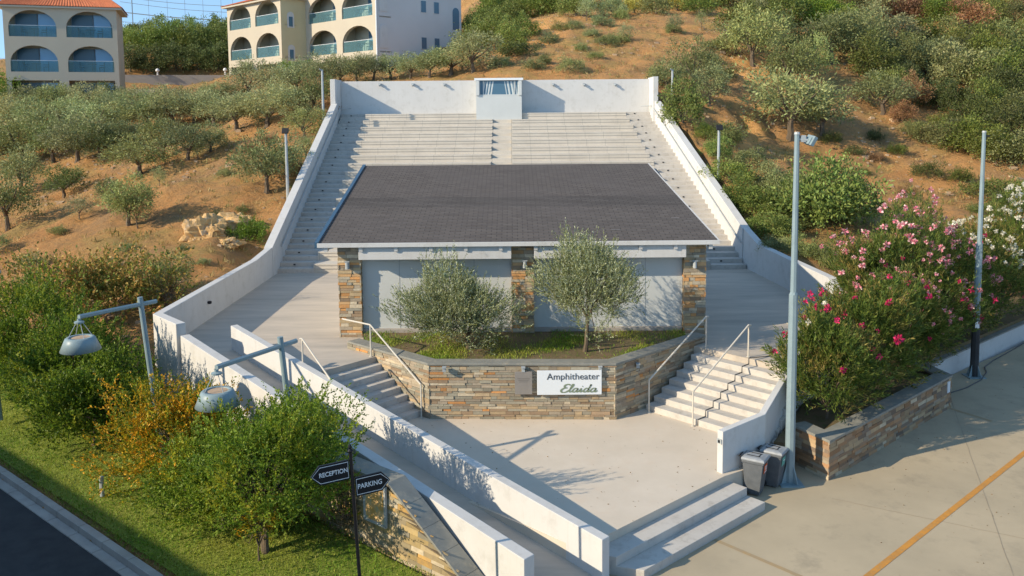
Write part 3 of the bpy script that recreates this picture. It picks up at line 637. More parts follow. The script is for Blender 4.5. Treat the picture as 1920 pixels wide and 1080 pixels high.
for nm, fa, fb in (('left', lambda y: xl(y), lambda y: xl(y) + SW - .003), ('mid', lambda y: CA + .003, lambda y: CB - .003), ('right', lambda y: xr(y) - SW + .003, lambda y: xr(y))):
    mb = MB(); lg = []
    for i in range(NR * 2):
        y0 = SB + i * GO / 2; y1 = y0 + GO / 2; z = 1.2 + (i + 1) * RI / 2 - (.02 if nm == 'mid' else 0)
        mb.prism([(fa(y0), y0), (fb(y0), y0), (fb(y1), y1), (fa(y1), y1)], z - .7, z)
        if i % 2 == 1 and nm != 'mid':
            xm = (fa(y0) * .6 + fb(y0) * .4); lg.append((xm, y0 - .012, z - .09))
    mb.build('stair_flight', M['seat'] if nm == 'mid' else M['stepc'], bank, bevel=.01); 
    for c_ in lg: q_ = MB(); q_.box(c_, (.08, .02, .05)); q_.build('step_light', M['dark'], bank)
# ---- control booth
bt = thing('control_booth', 'blue grey control booth with curtained window on the back wall', 'booth', (-.7, 49.4, 7.6)); bt['_o'] = 1
bx0, bx1, by, bz = -2.0, .6, 48.95, 7.6
mb = MB(); mb.prism([(bx0, by), (bx1, by), (bx1, 49.99), (bx0, 49.99)], bz - .9, bz + 1.0)
mb.box(((bx0 + .09), (by + 49.99) / 2, bz + 1.42), (.18, 1.23, .83)); mb.box(((bx1 - .09), (by + 49.99) / 2, bz + 1.42), (.18, 1.23, .83)); mb.build('booth_wall', M['bluegrey'], bt)
mb = MB(); mb.box(((bx0 + bx1) / 2, by + .58, bz + 1.92), (bx1 - bx0 + .18, 1.3, .13)); mb.build('roof', M['signwhite'], bt)
wn = MB(); wn.box(((bx0 + bx1) / 2, by + .1, bz + 1.42), (bx1 - bx0 - .4, .02, .8)); wo = wn.build('window', M['glassdark'], bt)
mb = MB()
for xx in (bx0 + .2, bx0 + .42, -.7, bx1 - .42, bx1 - .2): 
    if xx != -.7: mb.box((xx, by + .06, bz + 1.42), (.05, .05, .82))
mb.box(((bx0 + bx1) / 2, by + .05, bz + 1.03), (bx1 - bx0 - .3, .08, .05)); mb.build('window_frame', M['bluegrey'], bt)
for (x0, x1, bot) in ((-1.5, -.95, .0), (-.4, .3, .0)):
    mb = MB()
    for k in range(7):
        s0 = x0 + (x1 - x0) * k / 7; e0 = x0 + (x1 - x0) * (k + 1) / 7; sh = .12 * (1 if x0 < -1 else -1)
        mb.face([(s0 - sh, by + .085 + .01 * (k % 2), bz + 1.05), (e0 - sh, by + .085 + .01 * ((k + 1) % 2), bz + 1.05), (e0, by + .085 + .01 * ((k + 1) % 2), bz + 1.8), (s0, by + .085 + .01 * (k % 2), bz + 1.8)])
    mb.build('curtain', M['curtain'], bt)

# ---------------------------------------------------------------- stage building
st = thing('stage_building', 'low stage house with dark shingle roof and stone pillars', 'building', (0, 24, 1.2)); st['_o'] = 1
eL = D(597, 457, 23.5); eR = D(1347, 452, 23.5); hL = D(686, 309, 32.6); hR = D(1214, 308, 32.6)
ze = (eL[2] + eR[2]) / 2; zh = (hL[2] + hR[2]) / 2
def rp(u_, v_, dz=0):
    x0 = eL[0] + (hL[0] - eL[0]) * v_; x1 = eR[0] + (hR[0] - eR[0]) * v_
    return (x0 + (x1 - x0) * u_, 23.5 + 9.1 * v_, ze + (zh - ze) * v_ + dz)
mb = MB(); NC = 64
for i in range(NC):
    v0, v1 = i / NC, (i + 1) / NC
    mb.face([rp(0, v0, .014), rp(1, v0, .014), rp(1, v1), rp(0, v1)]); mb.face([rp(0, v0, -.004), rp(1, v0, -.004), rp(1, v0, .014), rp(0, v0, .014)])
rf = mb.build('roof', M['shingle'], st)
for (px_, py_, w2_) in ((1256, 413, .28), (1281, 419, .3), (1143, 434, .3)):
    vv_ = (py_ - 455) / (309 - 455); vv_ = 1 - (1 - .0) * (1 - min(max(vv_, 0), 1)) ; vv_ = vv_ / (vv_ + (1 - vv_) * 1.38); x0_ = rp(0, vv_)[0]; x1_ = rp(1, vv_)[0]; yy_ = rp(0, vv_)[1]; uu_ = (D(px_, py_, yy_)[0] - x0_) / (x1_ - x0_)
    sc_ = MB(); sc_.face([rp(uu_, vv_, .02), rp(uu_ + w2_ / 11, vv_ - .0005, .02), rp(uu_ + w2_ / 11, vv_ + .003, .02), rp(uu_ + .004, vv_ + .003, .02)]); sc_.build('patched_shingle', M['plaque'], st)
mb = MB(); mb.face([rp(.003, .003, -.02), rp(.003, .997, -.02), rp(.997, .997, -.02), rp(.997, .003, -.02)]); mb.build('roof_deck', M['white'], st)
mb = MB(); a = rp(0, 0); b = rp(1, 0)
mb.prism([(a[0] - .03, a[1] - .05), (b[0] + .03, b[1] - .05), (b[0] + .03, b[1] - .002), (a[0] - .03, a[1] - .002)], ze - .1, ze + .02); mb.build('fascia', M['white'], st, bevel=.006)
mb = MB()
for (u_, sg) in ((0, -1), (1, 1)):
    if sg == 1: continue
    a = rp(0, 0, 0); b = rp(0, 1, 0)
    for (o0_, o1_, zz0, zz1) in ((-.11, -.003, -.12, .05),):
        q = [(a[0] + o0_, a[1], a[2] + zz0), (a[0] + o1_, a[1], a[2] + zz0), (a[0] + o1_, a[1], a[2] + zz1), (a[0] + o0_, a[1], a[2] + zz1)]
        r = [(b[0] + o0_, b[1], b[2] + zz0), (b[0] + o1_, b[1], b[2] + zz0), (b[0] + o1_, b[1], b[2] + zz1), (b[0] + o0_, b[1], b[2] + zz1)]
        mb.face(q); mb.face(r[::-1])
        for k in range(4): mb.face([q[k], q[(k + 1) % 4], r[(k + 1) % 4], r[k]][::-1])
mb.build('verge_trim', M['bluetrim'], st)
mb = MB(); a = rp(1, 0, -.02); b = rp(1, 1, -.02)
mb.tube([(a[0] + .03, a[1], a[2]), (b[0] + .03, b[1], b[2])], .035, 4); mb.build('verge_board', M['white'], st)
for k in range(12):
    x = -5.2 + k * .975
    mb = MB(); mb.box((x, 23.85, ze - .17 + .35 * .17), (.1, .68, .13), 0, Matrix.Rotation(.17, 3, 'X')); mb.build('rafter_end', M['white'], st)
PX = [(-4.95, -4.31), (-.03, .6), (4.86, 5.48)]; PY = 23.9
for (a, b) in PX:
    mb = MB(); mb.prism([(a + .02, PY + .02), (b - .02, PY + .02), (b - .02, PY + .6), (a + .02, PY + .6)], 1.0, ze - .06)
    p = mb.build('pillar', M['mortar'], st); s_ = MB(); r_ = random.Random(int(a * 10) + 70)
    s_.v = []
    for (q0, q1) in (((a + .02, PY + .02), (b - .02, PY + .02)), ((b - .02, PY + .02), (b - .02, PY + .6)), ((a + .02, PY + .6), (a + .02, PY + .02))): stones(s_, q0, q1, 1.15, ze - .07, r_, (.055, .11), (.12, .42), (.01, .035))
    s_.build('stone_cladding', M['stonep'], p)
for (a, b) in ((PX[0][1], PX[1][0]), (PX[1][1], PX[2][0])):
    mb = MB(); mb.box(((a + b) / 2, 24.16, 2.45), (b - a, .1, 2.1)); mb.build('shutter_panel', M['bluegrey'], st)
    for k_ in (1, 2, 3): q_ = MB(); q_.box((a + (b - a) * k_ / 4, 24.108, 2.45), (.012, .006, 2.1)); q_.build('panel_joint', M['frame'], st)
    mb = MB(); mb.box(((a + b) / 2, 23.8, 3.72), (b - a - .01, .44, .46)); mb.build('lintel', M['white'], st, bevel=.006)
    mb = MB(); mb.box(((a + b) / 2, 24.1, 1.3), (b - a - .01, .2, .22)); mb.build('plinth', M['kerb'], st, bevel=.01)
# side and rear walls
mb = MB(); zz = lambda y: ze + (zh - ze) * (y - 23.5) / 9.1 - .1
for (x0, x1) in ((-4.93, -4.7), (5.24, 5.46)):
    mb.face([(x0, 24.51, 1.0), (x0, 32.2, 1.0), (x0, 32.2, zz(32.2)), (x0, 24.51, zz(24.51))][::-1]); mb.face([(x1, 24.51, 1.0), (x1, 32.2, 1.0), (x1, 32.2, zz(32.2)), (x1, 24.51, zz(24.51))])
    mb.face([(x0, 24.51, 1), (x1, 24.51, 1), (x1, 24.51, zz(24.51)), (x0, 24.51, zz(24.51))]); mb.face([(x1, 32.2, 1), (x0, 32.2, 1), (x0, 32.2, zz(32.2)), (x1, 32.2, zz(32.2))])
mb.build('side_wall', M['white'], st)
for (px, py) in ((652, 497), (984, 495), (1302, 495)):
    x, y, z = D(px, py, PY - .05); mb = MB(); mb.box((x, PY - .05, z), (.1, .07, .16)); mb.tube([(x, PY - .13, z - .1), (x, PY - .13, z + .1)], .055, 10)
    mb.box((x, PY - .12, z + .11), (.14, .14, .02)); mb.build('wall_lamp', M['galv'], st)

# ---------------------------------------------------------------- stone planter in front of the stage
pl = thing('stone_planter', 'stone planter wall with slate coping below the stage house', 'planter', (0, 20.6, 0)); pl['_o'] = 1
path = [A_, B_, C_, D_]; cpath = [(p[0], p[1], 1.38) for p in path]
mb = MB(); wall_path(mb, [(p[0], p[1], 1.36) for p in path], .28, -.2); mb.build('wall_core', M['mortar'], pl)
mb = MB(); r_ = random.Random(11)
for i in range(3): stones(mb, path[i], path[i + 1], 0.002, 1.355, r_)
mb.build('stone_cladding', M['stone'], pl)
mb = MB(); cp0 = offset_path([(p[0], p[1], 1.42) for p in path], -.06); wall_path(mb, cp0, .4, 1.362)
import bmesh
def weld(o, bev=.008):
    bm = bmesh.new(); bm.from_mesh(o.data); bmesh.ops.remove_doubles(bm, verts=bm.verts, dist=.0005); bmesh.ops.recalc_face_normals(bm, faces=bm.faces); bm.to_mesh(o.data); bm.free()
    if bev: b = o.modifiers.new('bevel', 'BEVEL'); b.width = bev; b.segments = 2; b.limit_method = 'ANGLE'
    return o
weld(mb.build('coping', M['slate'], pl))
for (px, py) in ((833, 692), (981, 692), (1125, 690), (1192, 675)):
    if px < 1150: x, y, z = D(px, py, 20.45)
    else: x, y, z = (3.12, 20.95, 1.2)
    mb = MB(); mb.box((x, y - .02, z), (.08, .12, .1)); mb.box((x, y - .05, z + .06), (.1, .14, .02)); mb.build('wall_light', M['galv'], pl)
bed = [(-4.1, 22.9), (-1.95, 20.85), (2.4, 20.75), (4.9, 23.1), (4.8, 24.0), (-4.3, 24.0)]
mb = MB(); mb.prism(bed, .8, 1.3); mb.build('soil', M['soil'], pl)
def bedh(x, y): return np.full(np.shape(x), 1.298)
g = blades('bed_grass', bed, 14000, bedh, .09, M['blade'], 7, wd=.012, lean=.5, dens=lambda x, y: np.clip(.1 + 1.1 * vnoise(x, y, 2.2, 9) + (x < -1.2) * .35, .03, 1))
tag(g, 'patchy tall grass growing in the stone planter', 'grass', kind='stuff')
# sign board + plaque
FY = 20.48
sg = thing('sign_board', 'white board reading Amphitheater Elaida on the stone planter', 'sign', (0, FY, 1)); sg['_o'] = 1
a = D(1007, 695, FY - .1); b = D(1128, 739, FY - .1); cxs, czs = (a[0] + b[0]) / 2, (a[2] + b[2]) / 2; ws, hs_ = b[0] - a[0], a[2] - b[2]
mb = MB(); mb.box((cxs, FY - .1, czs), (ws, .05, hs_)); mb.build('panel', M['signwhite'], sg, bevel=.006)
mb = MB()
for dx in (-.6, .6): mb.box((cxs + dx, FY - .045, czs), (.05, .058, .3))
mb.build('bracket', M['galv'], sg)
text_mesh('lettering', 'Amphitheater', .225, M['signtext'], sg, (cxs + .09, -.13, czs - 1 + .15), (math.pi / 2, 0, 0), sx=1.02)
# script word from hand drawn strokes
def stroke(mb, pts, w0, y):
    P_ = []
    for i in range(len(pts) - 1):   # catmull-rom
        p0 = pts[max(i - 1, 0)]; p1 = pts[i]; p2 = pts[i + 1]; p3 = pts[min(i + 2, len(pts) - 1)]
        for k in range(5):
            t = k / 5; P_.append(tuple(.5 * ((2 * p1[q]) + (-p0[q] + p2[q]) * t + (2 * p0[q] - 5 * p1[q] + 4 * p2[q] - p3[q]) * t * t + (-p0[q] + 3 * p1[q] - 3 * p2[q] + p3[q]) * t ** 3) for q in (0, 1)))
    P_.append(pts[-1])
    for i in range(len(P_) - 1):
        a, b = Vector(P_[i]), Vector(P_[i + 1]); d = (b - a)
        if d.length < 1e-5: continue
        d.normalize(); n = Vector((-d.y, d.x)); wv = w0 * (.45 + .75 * abs(d.y)); e = d * .002
        q = [a - e - n * wv, b + e - n * wv, b + e + n * wv, a - e + n * wv]
        mb.face([(p.x, y - .0002 * (i % 3), p.y) for p in q])
mb = MB()
SC = .215; X0 = cxs - .2; Z0 = czs - .235
def S(pts, w_=.055, dx=0): stroke(mb, [(X0 + (p[0] + dx + p[1] * .3) * SC, Z0 + p[1] * SC * .82) for p in pts], w_ * SC * 1.25, FY - .131)
S([(.75, 1.0), (.45, 1.12), (.15, .95), (.2, .68), (.5, .6), (.15, .55), (-.1, .25), (.1, -.02), (.5, .02), (.8, .25)], .085)
S([(.8, .25), (1.0, .6), (1.12, 1.05), (.98, 1.1), (.9, .7), (.88, .15), (1.0, 0), (1.2, .2)], .06)
def aa(dx): S([(.55, .5), (.3, .55), (.1, .3), (.15, .02), (.35, .02), (.55, .3), (.6, .55), (.55, .15), (.65, 0), (.85, .2)], .065, dx)
aa(1.15)
S([(2.0, .2), (2.15, .52), (2.1, .12), (2.2, 0), (2.4, .2)], .065); S([(2.17, .78), (2.2, .84)], .07)
S([(2.95, .5), (2.7, .55), (2.5, .3), (2.55, .02), (2.75, .02), (2.95, .35), (3.1, 1.1), (2.97, .3), (3.02, 0), (3.25, .2)], .065)
aa(3.2)
el = mb.build('script_lettering', M['signgreen'], sg)
pq = thing('info_plaque', 'small brown grey plaque left of the white board', 'plaque', (0, FY, 1)); pq['_o'] = 1
a = D(965, 697, FY - .08); b = D(998, 739, FY - .08)
mb = MB(); mb.box(((a[0] + b[0]) / 2, FY - .08, (a[2] + b[2]) / 2), (b[0] - a[0], .04, a[2] - b[2])); mb.build('panel', M['plaque'], pq, bevel=.004)
mb = MB(); mb.box(((a[0] + b[0]) / 2, FY - .045, (a[2] + b[2]) / 2), (.06, .03, .2)); mb.build('bracket', M['galv'], pq)
mb = MB()
for k in range(3): mb.box(((a[0] + b[0]) / 2, FY - .1015, a[2] - .17 - k * .04), (.3 - .05 * k, .002, .012))
mb.build('engraving', M['plaquetext'], pq)

# ---------------------------------------------------------------- staircases
def staircase(name, label, polys, mat, loc):
    t = thing(name, label, 'stairs', loc); t['_o'] = 1
    for (poly, zt) in polys:
        mb = MB(); mb.prism(poly, -.58 if zt <= .001 else -.05, zt); mb.build('step', mat, t, bevel=.008)
    return t
ps = []
for i in range(1, 8):
    a = T1 + LU * .249 * (i - 1); b = T1 + LU * .249 * i; ea = lineX(a, LP, IS, IU); eb = lineX(b, LP, IS, IU)
    ps.append(([tuple(a - LP * .06), tuple(b - LP * .06), tuple(eb - LP * .0), tuple(ea)], 1.2 - .15 * i))
staircase('staircase', 'short concrete stairs between the stone planter and the left white wall', ps, M['stepc'], (T1.x, T1.y, 0))
ps = []
for i in range(1, 8):
    a = topR - RU * .32 * (i - 1); b = topR - RU * .32 * i; ea = lineX(a, RP, P2, WU); eb = lineX(b, RP, P2, WU)
    if i >= 6: ea = ea - RP * .02
    ps.append(([tuple(a - RP * .06), tuple(b - RP * .06), tuple(eb + RP * .05), tuple(ea + RP * .05)], 1.2 - .15 * i))
staircase('staircase', 'wide concrete stairs right of the stone planter', ps, M['stepc'], (topR.x, topR.y, 0))
ps = []
for k in (1, 2):
    o_ = EN * .42 * (k - 1); p_ = EN * .42 * k; e1 = Vector((4.35, 17.07)) + EU * .2
    a0 = lineX(edge0 + o_, EU, IS, IU) if k < 2 else edge0 + o_ - EU * .62; b0 = edge0 + p_ - EU * (.3 if k == 1 else .05)
    a0 = edge0 + o_ - EU * (.55 if k == 1 else .3)
    ps.append(([tuple(a0), tuple(b0), tuple(e1 + p_), tuple(e1 + o_)], -.1667 * k))
staircase('staircase', 'two long concrete steps from the plaza down to the parking', ps, M['stepc'], (3, 16, -.5))
# drain channel zig-zag on right stairs
rc = thing('cable_channel', 'thin dark conduit zigzagging down the right stairs', 'conduit', (5, 21, 0)); rc['_o'] = 1
mb = MB(); pts = []; c0 = RP * 1.5
for i in range(0, 8):
    b = topR - RU * .32 * i + c0
    pts.append((b.x, b.y, 1.2 - .15 * i + .012)); b2 = b - RU * .012; pts.append((b2.x, b2.y, 1.2 - .15 * (i + 1) + .012))
pts = [(pts[0][0] + .9, pts[0][1] + .25, 1.212), (pts[0][0] + .03, pts[0][1] + .03, 1.212)] + pts
mb.tube(pts, .012, 5); mb.build('conduit', M['conduit'], rc)

# right stair parapet
p1 = Vector(G(1345, 806, .9)); p2 = Vector(G(1423, 776, .95)); p3 = Vector(G(1508, 632, 1.6))
wallthing('stair_wall', 'low white wall bending round the right stairs to the bins', [(p1.x, p1.y, .9), (p2.x, p2.y, .98), (p3.x, p3.y, 1.6)], -.15, zb=-.7)
ob = thing('socket_box', 'small grey socket box on the end of the white stair wall', 'socket', (p1.x, p1.y, .7)); ob['_o'] = 1
d = (p2 - p1).normalized(); c = p1 - d * .012 + Vector((d.y, -d.x)) * .07
mb = MB(); mb.box((c.x, c.y, .68), (.025, .12, .1), math.atan2(d.y, d.x)); mb.build('box', M['galv'], ob)
mb = MB(); mb.box((c.x - d.x * .015, c.y - d.y * .015, .68), (.012, .05, .06), math.atan2(d.y, d.x)); mb.build('cover', M['dark'], ob)
# light on left terrace wall
tl = thing('wall_light', 'small round light on the left terrace wall', 'light', (-9.47, 26.2, 1.75)); tl['_o'] = 1
mb = MB(); mb.lathe((-9.46, 26.2, 1.75), [(0, -.05), (.06, -.04), (.07, 0), (.06, .04), (0, .05)], 10); mb.build('housing', M['dark'], tl)

# ---------------------------------------------------------------- handrails
def rail(label, top, bot, ztop, zbot, hh=.85, ext0=None, ext1=None):
    t = thing('handrail', label, 'handrail', (top[0], top[1], ztop)); t['_o'] = 1
    a = Vector((top[0], top[1], ztop + hh)); b = Vector((bot[0], bot[1], zbot + hh)); mb = MB(); pts = [a, b]
    if ext0 is not None: pts = [Vector((ext0[0], ext0[1], ztop + hh - .03))] + pts
    else:
        d = (a - b).normalized(); pts = [a + Vector((d.x * .12, d.y * .12, -.02))] + pts
    if ext1 is not None: pts += [Vector((ext1[0], ext1[1], zbot + hh - .06))]
    mb.tube(pts, .022, 8); mb.build('rail', M['rail'], t)
    for (p, z) in ((top, ztop), (bot, zbot)):
        mb = MB(); mb.tube([(p[0], p[1], z), (p[0], p[1], z + hh)], .02, 8); mb.lathe((p[0], p[1], z + .003), [(0, .012), (.05, .012), (.05, 0)], 10); mb.build('post', M['rail'], t)
    return t
q0 = T1 + LP * .12 + Vector((-.0, .0)); q1 = T1 + LU * 1.74 + LP * .12
rail('cream handrail beside the left face of the stone planter', q0 - LU * .1, q1 + LU * .1, 1.2, 0, .85, ext0=tuple(q0 - LU * 1.3))
rail('short cream handrail rising above the left white ramp wall', (-5.2, 20.6), (-3.9, 19.2), 1.2, .1, .85)
q0 = topR + RP * .12; q1 = RB + RP * .12
rail('cream handrail beside the right face of the stone planter', q0 + RU * .12, q1 - RU * .12, 1.2, 0, .85)
q0 = topR + RP * 1.42; q1 = RB + RP * 1.42
rail('cream handrail in the middle of the right stairs', q0 + RU * .1, q1 - RU * .1, 1.2, 0, .85)

# ---------------------------------------------------------------- stone map wall on the lawn
U = Vector((.763, -.646)); NB = Vector((.646, .763)); c0 = Vector((-2.21, 14.58)) - U * 2.9; L1 = 2.9; L2 = 2.2
sw = thing('stone_wall', 'stone clad wall with sloping slate end beside the lawn', 'wall', (c0.x, c0.y, -.4)); sw['_o'] = 1
zt = lambda s: 1.0 if s < L1 else 1.0 - (s - L1) / L2 * 1.42
mb = MB()
for (a, b) in ((0, L1), (L1, L1 + L2)):
    p = c0 + U * a; q = c0 + U * b; r = q + NB * .32; s_ = p + NB * .32
    mb.prism([(p.x, p.y, zt(a) - .02), (q.x, q.y, zt(b) - .02), (r.x, r.y, zt(b) - .02), (s_.x, s_.y, zt(a) - .02)], -1, 0)
mb.build('wall_core', M['mortar'], sw)
mb = MB(); r_ = random.Random(21); stones(mb, c0, c0 + U * (L1 + L2), -.55, lambda s: zt(s) - (.02 if s < L1 - .01 else .1), r_, (.06, .12), (.18, .55), (.012, .03), .004)
stones(mb, c0 + NB * .32, c0, -.55, .98, r_, (.06, .12), (.1, .3), (.012, .03), .004); mb.build('stone_cladding', M['stoney'], sw)
mb = MB(); e = .05
segs = [(-e, L1 - .0)] + [(L1 + k * L2 / 5 + (.006 if k else 0), L1 + (k + 1) * L2 / 5) for k in range(5)]
for (a, b) in segs:
    p = c0 + U * a - NB * e; q = c0 + U * b - NB * e; r = c0 + U * b + NB * (.32 + e); s_ = c0 + U * a + NB * (.32 + e); k = len(mb.v)
    za, zb_ = zt(a), zt(b)
    top = [(p.x, p.y, za + .04), (q.x, q.y, zb_ + .04), (r.x, r.y, zb_ + .04), (s_.x, s_.y, za + .04)]; bot = [(v[0], v[1], v[2] - .05) for v in top]
    mb.v += top + bot
    for f in ((0, 1, 2, 3), (7, 6, 5, 4), (4, 5, 1, 0), (5, 6, 2, 1), (6, 7, 3, 2), (7, 4, 0, 3)): mb.f.append(tuple(k + i for i in f)); mb.mi.append(0)
mb.build('coping', M['slate'], sw, bevel=.004)
mpb = thing('map_board', 'framed site map board on the stone wall', 'board', (c0.x, c0.y, 0)); mpb['_o'] = 1
cm = c0 + U * (L1 - .33) - NB * .06; an = math.atan2(U.y, U.x)
mb = MB(); mb.box((cm.x, cm.y, .58), (.52, .03, .68), an); mb.build('panel', M['map'], mpb)
mb = MB()
for dx, dz, sx, sz in ((-.28, 0, .04, .76), (.28, 0, .04, .76), (0, .36, .6, .04), (0, -.36, .6, .04)): q = cm + U * dx - NB * .01; mb.box((q.x, q.y, .58 + dz), (sx, .05, sz), an)
mb.build('frame', M['galv'], mpb)
# sign post
sp = thing('sign_post', 'black signpost with white RECEPTION and PARKING arrows', 'signpost', (-2.35, 12.5, -.42)); sp.rotation_euler = (0, -math.radians(2.6), 0)
hp = 2.86
mb = MB(); mb.tube([(0, 0, -.1), (0, 0, hp)], .028, 10); mb.build('pole', M['dark'], sp, smooth=False)
mb = MB(); mb.lathe((0, 0, hp), [(.035, 0), (.045, .02), (.02, .05), (.03, .08), (.02, .11), (0, .13)], 10); mb.build('finial', M['dark'], sp)
def arrow(zc, L, hh, yaw, word, wsz, kd, tiltang):
    t = bpy.data.objects.new('arrow_sign', None); 
    R = Matrix.Rotation(yaw, 3, 'Z'); mb = MB(); s = kd
    out = [(s * .04, -hh / 2), (s * (L - .13), -hh / 2), (s * L, 0), (s * (L - .13), hh / 2), (s * .04, hh / 2)]
    if s < 0: out = out[::-1]
    tl_ = math.tan(tiltang)
    def q(x, y, z): v = R @ Vector((x, y, 0)); return (v.x, v.y, zc + z + x * tl_)
    fr = [q(x, -.015, z) for x, z in out]; bk = [q(x, .015, z) for x, z in out]; mb.face(fr); mb.face(bk[::-1])
    for i in range(5): mb.face([fr[i], bk[i], bk[(i + 1) % 5], fr[(i + 1) % 5]][::-1])
    o = mb.build('arrow_sign', M['dark'], sp)
    mb = MB(); k = .85
    cx_ = s * L * .5; ins = [(cx_ + (x - cx_) * .95, z * .84) for x, z in out]; ins2 = [(cx_ + (x - cx_) * .93, z * .78) for x, z in out]
    for i in range(5):
        j = (i + 1) % 5; mb.face([q(ins[i][0], -.0165, ins[i][1]), q(ins[j][0], -.0165, ins[j][1]), q(ins2[j][0], -.0165, ins2[j][1]), q(ins2[i][0], -.0165, ins2[i][1])])
    b_ = mb.build('border', M['letterwhite'], o)
    c_ = q(s * (L * .5 - .03), -.018, -.0)
    tx = text_mesh('lettering', word, wsz, M['letterwhite'], o, (0, 0, 0), (0, 0, 0), .001, bold=.0015)
    Mx = Matrix.Translation(c_) @ Matrix.Rotation(yaw, 4, 'Z') @ Matrix.Rotation(-tiltang, 4, 'Y') @ Matrix.Rotation(math.pi / 2, 4, 'X')
    tx.matrix_local = Mx @ Matrix.Diagonal((1.0, 1.15, 1, 1)); return o
arrow(hp - .26, .62, .3, math.radians(25), 'RECEPTION', .083, -1, 0.0)
arrow(hp - .56, .58, .3, math.radians(25), 'PARKING', .092, 1, 0.0)

# ---------------------------------------------------------------- right bed wall, low wall
W0 = Vector((6.38, 18.95)); W1_ = Vector((6.85, 17.97)); W2_ = Vector((11.8, 22.48)); W3_ = W2_ + (W1_ - W0) * -.8
rb = thing('bed_wall', 'stone clad wall with coping round the oleander bed', 'wall', (W1_.x, W1_.y, -.5)); rb['_o'] = 1
pth = [tuple(W0), tuple(W1_), tuple(W2_), (W2_.x - .3, W2_.y + 1.9)]; ztw = .36
mb = MB(); wall_path(mb, [(p[0], p[1], ztw - .01) for p in pth], .3, -.8); mb.build('wall_core', M['mortar'], rb)
mb = MB(); r_ = random.Random(31)
for i in range(3): stones(mb, pth[i], pth[i + 1], -.5, ztw - .012, r_, (.06, .1), (.18, .5), (.015, .035), .004)
mb.build('stone_cladding', M['stoneb'], rb)
mb = MB(); wall_path(mb, offset_path([(p[0], p[1], ztw + .05) for p in pth], -.05), .42, ztw - .008); weld(mb.build('coping', M['slate'], rb))
mb = MB(); mb.box((W2_.x - .12, W2_.y - .155, 0.12), (.02, .16, .3), math.atan2(4.5, 4.95) + math.pi / 2); mb.build('white_plate', M['signwhite'], rb)
lw = thing('low_wall', 'low white wall with dark cap along the parking edge', 'wall', (12, 22.7, -.5)); lw['_o'] = 1
l0 = Vector((12.45, 24.62)); ldir = (Vector(G(1920, 649, -.5)) - Vector(G(1782, 716, -.5))).normalized(); l1 = l0 + ldir * 34
mb = MB(); wall_path(mb, [(l0.x, l0.y, .08), (l1.x, l1.y, .08)], .2, -.8); mb.build('wall_body', M['white'], lw)
mb = MB(); q0 = offset_path([(l0.x, l0.y, .13), (l1.x, l1.y, .13)], -.03); wall_path(mb, q0, .26, .083); mb.build('cap', M['slate'], lw)
mb = MB(); pts = []
for (px, py) in ((1780, 737), (1812, 727), (1840, 712), (1850, 698), (1846, 688), (1862, 676), (1900, 655), (1925, 640)): x, y = G(px, py, -.48); pts.append((x, y, -.48))
mb.tube(pts, .016, 6); tag(mb.build('hose', M['conduit'], origin=pts[0]), 'thin dark hose on the ground by the far pole', 'hose')
mb = MB(); mb.prism([tuple(W0 + Vector((.2, .1))), (7.0, 18.45), (11.6, 22.8), (12.1, 24.6)] + [tuple(l0 + ldir * k_ + Vector((-ldir.y, ldir.x)) * .15) for k_ in (.6, 34)] + [(42, 53), (17, 31.6), (12, 28), (10.3, 25.6), (8.1, 21.6), (7.35, 20.9), (5.75, 18.3), (6.1, 18.2), (6.4, 18.9)], -1.2, .24)
tag(mb.build('bed_soil', M['soil']), kind='structure')

# ---------------------------------------------------------------- tall poles
def tall_pole(label, x, y, ztop, flood=True, dark_to=None):
    t = thing('lamp_pole', label, 'lamp pole', (x, y, -.5)); h = ztop + .5
    mb = MB(); hb = h * .55; mb.tube([(0, 0, 0), (0, 0, hb)], [.105, .092], 8); mb.lathe((0, 0, hb), [(.092, 0), (.07, .06)], 8); mb.tube([(0, 0, hb + .05), (0, 0, h)], [.07, .052], 8)
    mb.build('pole', M['postgrey'], t, smooth=False)
    mb = MB(); mb.box((0, 0, .012), (.5, .5, .024))
    for k in range(4):
        c_, s_ = math.cos(k * math.pi / 2 + .5), math.sin(k * math.pi / 2 + .5)
        n = Vector((-s_, c_, 0)) * .008
        tri = [Vector((c_ * .08, s_ * .08, .024)), Vector((c_ * .24, s_ * .24, .024)), Vector((c_ * .1, s_ * .1, .42))]
        mb.face([v + n for v in tri]); mb.face([v - n for v in tri][::-1])
        for a in range(3): mb.face([tri[a] - n, tri[(a + 1) % 3] - n, tri[(a + 1) % 3] + n, tri[a] + n])
    mb.build('base_plate', M['lampblue'], t)
    mb = MB(); mb.tube([(0, 0, h), (0, 0, h + .05)], [.065, .05], 8); mb.build('cap', M['galv'], t)
    if flood:
        mb = MB(); mb.tube([(0, 0, h - .1), (.22, -.02, h - .12)], .025, 6); mb.box((.13, 0, h - .09), (.1, .06, .14)); mb.build('bracket', M['galv'], t)
        mb = MB(); R = Matrix.Rotation(.5, 3, 'Y') @ Matrix.Rotation(.3, 3, 'Z'); mb.box((.29, 0, h - .13), (.09, .25, .21), 0, R); mb.box((.24, 0, h - .13), (.06, .17, .16), 0, R); mb.build('floodlight', M['postgrey'], t, bevel=.01)
    else:
        mb = MB(); mb.box((.1, 0, h - .1), (.12, .05, .05)); mb.build('bracket', M['dark'], t)
    return t
x, y = G(1480, 905, -.5); tall_pole('tall grey lamp pole with floodlight beside the two bins', x, y, 7.04)
x, y = G(1826, 706, -.5); t2 = tall_pole('tall grey lamp pole with shade painted on its foot by the low white wall', x, y, 6.86, False)
mb = MB(); mb.tube([(0, 0, .02), (0, 0, 1.75)], [.122, .112], 8); mb.build('shade_sleeve', M['asphalt'], t2)  # dark tube stands in for the shade on the lower pole
